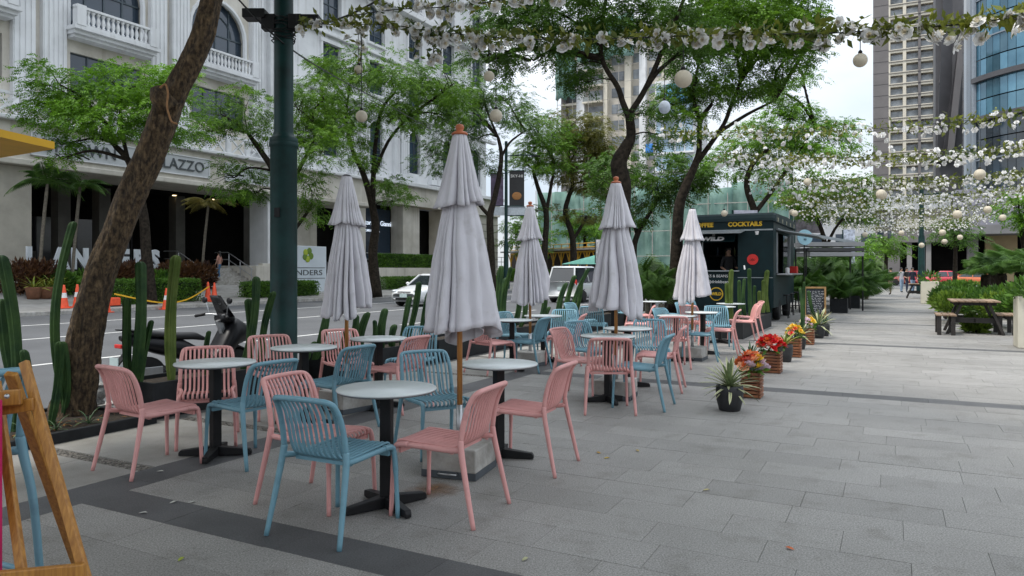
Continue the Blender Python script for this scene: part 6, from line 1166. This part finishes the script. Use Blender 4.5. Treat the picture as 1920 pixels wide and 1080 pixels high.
MB().tube(smooth_path(pts,5),.03,4,sq=(1,.15)).build('tape',YEL,tp)
for i,px in enumerate((63,85,100)):
    p = onv(px,507,32.3); p.z = fz(32.3); t = thing('clay_pot','terracotta pot with yellow-edged leaves before the shrubs','potted plant',p,0,'clay pots before the shrubs'); MB().lathe([(.24,0),(.32,.45),(.35,.5),(.3,.5),(.28,.45)],16).build('pot',mat('clay_pot',(.22,.10,.055),.8,.2,6),t,True); rosette(t,.45,18,.8,blade_me(YGR,w=.12,arch=.5),random.Random(i),(.1,1.2))
# ---------------------------------------------------------------- towers and building site in the distance
TW = ROT-math.pi/2                                   # local x to the right across the promenade, local y along it
def tower(px, Y, label, name='tower'): p = pix(px,507,Y); return thing(name,label,'building',(p.x,p.y,0),TW), F/Y*(CS+SN*(px-960)/F)
BGE = mat('tower_beige',(.60,.56,.47),.8,.08,.3); GRY = mat('tower_grey',(.155,.145,.145),.8,.08,.3); TGW = mat('tower_window',(.20,.22,.24),.15,.5,.35); DGR = mat('tower_dark',(.06,.06,.066),.6,.15,.3)
t,k = tower(1637,200,'tall apartment tower with grey end wall and beige window grid'); w0 = 29/k; w1 = 118/k; top = 125.
MB().box((w0/2,9,top/2),(w0,18,top)).build('end_wall',GRY,t); MB().box(((w0+w1)/2,9.6,top/2),(w1-w0-.02,16.8,top)).build('wall',mat('tower_recess',(.40,.37,.31),.8,.1,.3),t)
sl = MB()
for z in np.arange(3,top,3.07): MB().box((w0/2,-.02,z),(w0,.06,.08)).build('slab_joint',mat('joint_dark',(.09,.085,.085),.9),t)  # dark joint lines between the floors of the end wall
cols_ = [(0,.22),(.33,.40),(.62,.66),(.93,1.0)]
ww = w1-w0; piers = ((0.,.035),(.29,.36),(.60,.655),(.90,.96)); wins = ((.035,.29),(.36,.60),(.655,.90),(.96,1.)); win_me = MB().box((0,0,0),(1,1,1)).mesh('window',TGW); fl_n = 0
for a,b in piers: MB().box((w0+ww*(a+b)/2,.6,top/2),(ww*(b-a),1.2,top)).build('pier',BGE if a != .60 else GRY,t)
for fi in range(int(top/3.07)):
    z = 2+fi*3.07; MB().box(((w0+w1)/2,.55,z+.45),(ww,1.0,.95)).build('spandrel',BGE,t); MB().box(((w0+w1)/2,.3,z+.62),(ww,.9,.12)).build('ledge',GRY,t)
    if fi > 27: continue
    for a,b in wins[:3]:
        o = link('window',win_me,t,(w0+ww*(a+b)/2,.9,z+1.75)); o.scale = (ww*(b-a)*.97,.12,1.7); MB().box((w0+ww*(a+(b-a)*.3),.8,z+2.75),(.5,.5,.35)).build('air_unit',GRY,t) if fi%2==0 else None
t,k = tower(1757,150,'dark slanted wing between the apartment tower and the glass tower')
for (x0,y0,x1,y1,dx,m) in ((1772,-70,1757,300,22,DGR),(1795,-60,1762,150,16,GRY),(1812,-30,1768,290,20,DGR),(1800,60,1775,300,12,GRY)):
    q = [pix(x,y,150) for x,y in ((x0,y0),(x0+dx,y0),(x1+dx,y1),(x1,y1))]; vs = [v-t.location for v in q]; R_ = Matrix.Rotation(-TW,3,'Z'); off = rng.uniform(0,3); vs = [R_@v+Vector((0,off,0)) for v in vs]; b2_ = [v+Vector((0,7,0)) for v in vs]; MB().add(vs+b2_,[(0,1,2,3),(7,6,5,4)]+[(i,i+4,(i+1)%4+4,(i+1)%4) for i in range(4)]).build('slanted_fin',m,t)
MB().box((4.2,9,35),(8.6,10,70)).build('core',DGR,t)
GB = mat('glass_blue',(.045,.13,.19),.06,scale=.12,col2=(.12,.25,.33),spec=.9,rnd=.35,metal=.35); GDK = mat('glass_dark',(.008,.014,.02),.05,scale=.2,col2=(.03,.05,.07),spec=.9,rnd=.4); MUL = mat('mullion',(.22,.25,.28),.4,.1,2,metal=.6)
c = pix(2040,507,110); R0 = 16.6; gt = thing('glass_tower','rounded blue glass office tower with dark lower floors','building',(c.x,c.y,0),0); a0,a1,na = math.radians(178),math.radians(278),24; da = (a1-a0)/na
zs = [0,4.5,8.5,12.,15.,18.,21.,24.,27.,30.,33.,36.,39.,42.,45.,48.,51.]
for m,key in ((GB,0),(GDK,1)):
    pm_ = MB().add([(R0*math.cos(da*.03),R0*math.sin(da*.03),.03),(R0*math.cos(da*.97),R0*math.sin(da*.97),.03),(R0*math.cos(da*.97),R0*math.sin(da*.97),.97),(R0*math.cos(da*.03),R0*math.sin(da*.03),.97),((R0-.2)*math.cos(da*.03),(R0-.2)*math.sin(da*.03),.03),((R0-.2)*math.cos(da*.97),(R0-.2)*math.sin(da*.97),.03),((R0-.2)*math.cos(da*.97),(R0-.2)*math.sin(da*.97),.97),((R0-.2)*math.cos(da*.03),(R0-.2)*math.sin(da*.03),.97)],[(0,1,2,3),(0,3,7,4),(1,5,6,2),(2,6,7,3),(0,4,5,1),(7,6,5,4)]).mesh('pane',m)
    for i in range(len(zs)-1):
        dark = zs[i] < 23.5
        if dark != bool(key): continue
        for j in range(na if zs[i] < 46 else 0):
            if j > 17 and i > 3: continue
            o = link('pane',pm_,gt,(0,0,zs[i])); o.scale = (1,1,zs[i+1]-zs[i]); o.rotation_euler = (0,0,a0+j*da)
MB().lathe([(R0-.5,0),(R0-.5,52)],64).build('core',GDK,gt)
def ringband(z,h,r,nm,m):
    mb = MB(); n = 40; aa = [a0+(a1-a0)*i/n for i in range(n+1)]; V = []
    for a in aa:
        for rr,zz in ((R0-.3,z),(r,z),(r,z+h),(R0-.3,z+h)): V.append((rr*math.cos(a),rr*math.sin(a),zz))
    mb.add(V,[(i*4+q,i*4+(q+1)%4,i*4+4+(q+1)%4,i*4+4+q) for i in range(n) for q in range(4)]).build(nm,m,gt)
for z in (24.,30.): ringband(z-.35,.75,R0+.7,'floor_band',DGR)
for z in (12,18,36,42,48): ringband(z-.1,.2,R0+.18,'floor_band',MUL)
MB().tube([(R0*math.cos(a0)-.1,R0*math.sin(a0),0),(R0*math.cos(a0)-.1,R0*math.sin(a0),52)],.35,8).build('edge_column',MUL,gt)
MB().box(((R0-1)*math.cos(math.radians(235)),(R0+.15)*math.sin(math.radians(235)),20.),(2.2,.1,.3)).build('lit_strip',mat('warm_lamp',(1,.75,.4),.4,emit=2.),gt)
t,k = tower(1640,98,'grey stone podium with dark portal and projecting slab canopy','podium_building')
for x0,x1,z0,z1,y0,y1,m,nm in ((0,3.,0,9.5,0,8,GRY,'wall'),(3.,9.5,5.2,9.5,0,8,GRY,'wall'),(3,9.5,0,5.2,3,8,DARKW,'portal'),(3.8,4.4,0,5.2,.5,1.2,mat('stone_grey',(.25,.24,.235),.8,.1,.5),'column'),(6,6.6,0,5.2,.5,1.2,mat('stone_grey',(.25,.24,.235)),'column'),(9.5,34,5.9,7.0,-5,6,mat('slab_grey',(.17,.17,.175),.7,.1,.5),'canopy'),(9.5,34,7,12,2,8,mat('wall_lilac',(.22,.22,.26),.6,.2,.4),'wall'),(9.5,34,0,5.9,4,8,DARKW,'shopfront'),(10.5,11.6,0,5.9,-2,0,GRY,'column'),(12.6,16,0,5.9,1,2,mat('panel_sand',(.45,.34,.19),.7,.15,.5),'sand_panel'),(-.5,2.5,9.5,9.9,-.4,8,WHITE,'cornice'),(2.6,9.2,7.1,8.2,-.1,0,mat('panel_cream',(.5,.48,.43),.7),'sign_band')): MB().box(((x0+x1)/2,(y0+y1)/2,(z0+z1)/2),(x1-x0-.01,y1-y0,z1-z0)).build(nm,m,t)
for z in (1.2,2.9): 
    for x in (.7,1.9): MB().box((x,-.02,z+5),(.7,.08,1.1)).build('window',WGLASS,t)
wbk = thing('white_slab_building','pale low building with banners seen under the garlands','building',pix(1500,507,130).xy.to_3d(),TW); MB().box((8,5,7),(30,10,14)).build('wall',mat('pale_wall',(.5,.52,.54),.7,.1,.2),wbk)
for x in range(7):
    for z in range(3): MB().box((-5+x*4,-.04,3+z*3.8),(2.4,.1,2.0)).build('window',WGLASS,wbk)
# beige tower under construction with green netting, glazed tower beside it
NET = mat('green_net',(.15,.28,.24),.8,scale=.5,col2=(.27,.42,.37),bump=.6,bscale=1.2,transl=.3); SCAF = mat('scaffold_pipe',(.35,.33,.30),.6)
t,k = tower(1052,140,'beige residential tower under construction wrapped in green netting'); wd = 178/k; top = 46.
MB().box((wd/2,8,top/2),(wd,14,top)).build('wall',mat('tower_tan',(.48,.44,.38),.85,.15,.3),t); nf = 14; zf_ = [6+3.0*i for i in range(13)]
for (a,b,m) in ((.0,.05,GRY),(.16,.24,WHITE),(.43,.47,BGE),(.64,.70,BGE),(.78,.84,WHITE)): MB().box((wd*(a+b)/2,.6,top/2),(wd*(b-a),1.2,top)).build('pier',m,t)
for z in zf_:
    MB().box((wd*.33,.2,z),(wd*.2,1.6,.3)).build('balcony_slab',BGE,t); MB().box((wd*.33,-.5,z+.55),(wd*.19,.06,.9)).build('balcony_rail',mat('rail_grey',(.2,.22,.22),.5),t); MB().box((wd*.08,.3,z),(wd*.16,1.,.25)).build('balcony_slab',BGE,t)
    for a,b in ((.06,.15),(.26,.41),(.5,.62),(.71,.77),(.86,.97)): MB().box((wd*(a+b)/2,.94,z+1.5),(wd*(b-a),.14,1.7)).build('window',TGW,t)
    for x in (0,.3,.45,.6): MB().tube([(wd*x-.4,-.9,z),(wd*(x+.2),-.9,z)],.05,4).build('scaffold_pipe',SCAF,t)
for x in (-.02,.14,.3,.45,.6): MB().tube([(wd*x,-.9,0),(wd*x,-.9,top)],.06,4).build('scaffold_pipe',SCAF,t)
def net(t, x0,x1,z0,z1,y,nm='safety_net'):
    mb = MB(); n = 14; m = 8; V = [(x0+(x1-x0)*i/n, y+.35*math.sin(i*1.9)+.2*math.sin(j*1.3+i), z0+(z1-z0)*j/m-(.25*math.sin(i*1.1) if j==0 else 0)) for i in range(n+1) for j in range(m+1)]
    o = mb.add(V,[(i*(m+1)+j,(i+1)*(m+1)+j,(i+1)*(m+1)+j+1,i*(m+1)+j+1) for i in range(n) for j in range(m)]).build(nm,NET,t,True); s = o.modifiers.new('t','SOLIDIFY'); s.thickness = .05
net(t,wd*.2,wd*.75,40.5,48,-1.6); net(t,-.6,wd*.16,34,43,-1.2)
t,k = tower(1225,125,'white and blue glazed tower behind the forked tree'); wd = 72/k; GB2 = mat('glass_pale_blue',(.25,.34,.42),.1,.4,.3,spec=.8,rnd=.3); MB().box((wd/2,6,17),(wd,10,34)).build('wall',WHITE,t)
for z in np.arange(3,33,3.1):
    for a,b in ((.04,.16),(.2,.5),(.54,.74),(.78,.97)): MB().box((wd*(a+b)/2,.95,z+1.2),(wd*(b-a),.14,2.3)).build('window',GB2,t)
    MB().box((wd/2,.7,z-.15),(wd+.3,.9,.3)).build('floor_band',WHITE,t)
MB().box((wd*-.12,.3,22.5),(1.4,.4,1.6)).build('blue_tarp',mat('tarp_blue',(.03,.17,.48),.6,.2,1),t,bevel=.2); MB().box((wd*.6,.2,31.5),(3.5,.2,3.2)).build('blue_net',mat('net_blue',(.12,.36,.6),.7,.3,.8),t)
t,k = tower(1012,112,'low building site hoarding draped with green netting','site_building'); wd = 400/k; MB().box((wd/2,6,6),(wd,10,11.6)).build('wall',mat('site_wall',(.25,.26,.25),.9,.2,.4),t)
for i in range(5): net(t,wd*i/5-.1,wd*(i+1)/5+.1,.8,13.3-(i%2)*.7,-.6-(i%2)*.5)
for i in range(15): MB().tube([(wd*i/14,-1.3,0),(wd*i/14,-1.3,13.6)],.06,5).build('scaffold_pipe',SCAF,t)
for z in (3.5,7,10.5): MB().tube([(0,-1.3,z),(wd,-1.3,z)],.05,5).build('scaffold_pipe',SCAF,t)
ys = thing('scaffold_walkway','yellow steel scaffold walkway with branching posts beyond the road','scaffold',P(0,0),ROT); YST = mat('scaffold_yellow',(.66,.36,.02),.5,.08,2)
A_, B_ = pix(958,507,88), pix(1135,507,72); D_ = (B_-A_); n = 12; RI = Matrix.Rotation(-ROT,3,'Z')
def loc_(p): return RI@p
for i in range(n+1):
    p = A_+D_*(i/n); p.z = 0; MB().tube([loc_(p),loc_(p+Vector((0,0,3.5)))],.09,6).build('post',YST,ys)
    for s in (-1,1): q = p+D_.normalized()*s*.55; MB().tube([loc_(p+Vector((0,0,2.3))),loc_(Vector((q.x,q.y,3.4)))],.06,5).build('branch',YST,ys); MB().tube([loc_(p+Vector((0,0,3.5))),loc_(Vector((p.x,p.y,4.3)))],.05,5).build('guard_post',YST,ys)
for z,r in ((3.45,.1),(3.9,.045),(4.3,.045)): a,b = Vector(A_),Vector(B_); a.z=b.z=z; MB().tube([loc_(a),loc_(b)],r,6).build('beam',YST,ys)
a,b = Vector(A_)+Vector((0,3,0)),Vector(B_)+Vector((0,3,0)); a.z=b.z=1.9; MB().bar(loc_(a),loc_(b),.2,3.4).build('hoarding',mat('hoarding_brown',(.05,.035,.025),.8,.3,.6),ys); a.z=b.z=3.7; MB().bar(loc_(a-Vector((0,1.2,0))),loc_(b-Vector((0,1.2,0))),3.0,.18).build('deck',mat('deck_grey',(.33,.32,.30),.8),ys)
mt = thing('market_tent','pale green tent roof behind the white van','tent',pix(1112,507,60).xy.to_3d(),TW); mb = MB(); mb.add([(-2,-2,2.0),(2,-2,2.0),(2,2,2.0),(-2,2,2.0),(.8,0,2.9)],[(0,1,4),(1,2,4),(2,3,4),(3,0,4),(3,2,1,0)]).build('roof',mat('tent_green',(.16,.42,.34),.6),mt)
for x in (-1.9,1.9):
    for y in (-1.9,1.9): MB().tube([(x,y,0),(x,y,2.0)],.04,6).build('pole',STEEL,mt)
for px,Y,w,h,z,m,lab in ((1128,58,.9,1.9,3.0,mat('poster_pale',(.5,.48,.48),.6,.5,3),'pale printed banner hanging behind the scalloped umbrella'),(1398,31,1.0,1.3,3.4,mat('poster_lilac',(.42,.43,.52),.6,.2,3),'pale lilac banner above the trailer roof'),(1592,52,.8,2.4,3.2,mat('poster_blue',(.42,.46,.55),.6,.5,4),'tall pale banner beyond the louvred awning'),(1516,45,1.6,1.2,4.4,mat('poster_dark',(.12,.11,.13),.6,.5,3),'dark banner among the distant garlands')):
    p = pix(px,507,Y); t = thing('street_banner',lab,'banner',(p.x,p.y,0),0); MB().box((0,0,z),(w,.04,h)).build('cloth',m,t); MB().tube([(-w/2-.05,0,0),(-w/2-.05,0,z+h/2)],.04,6).build('post',GREENM,t)
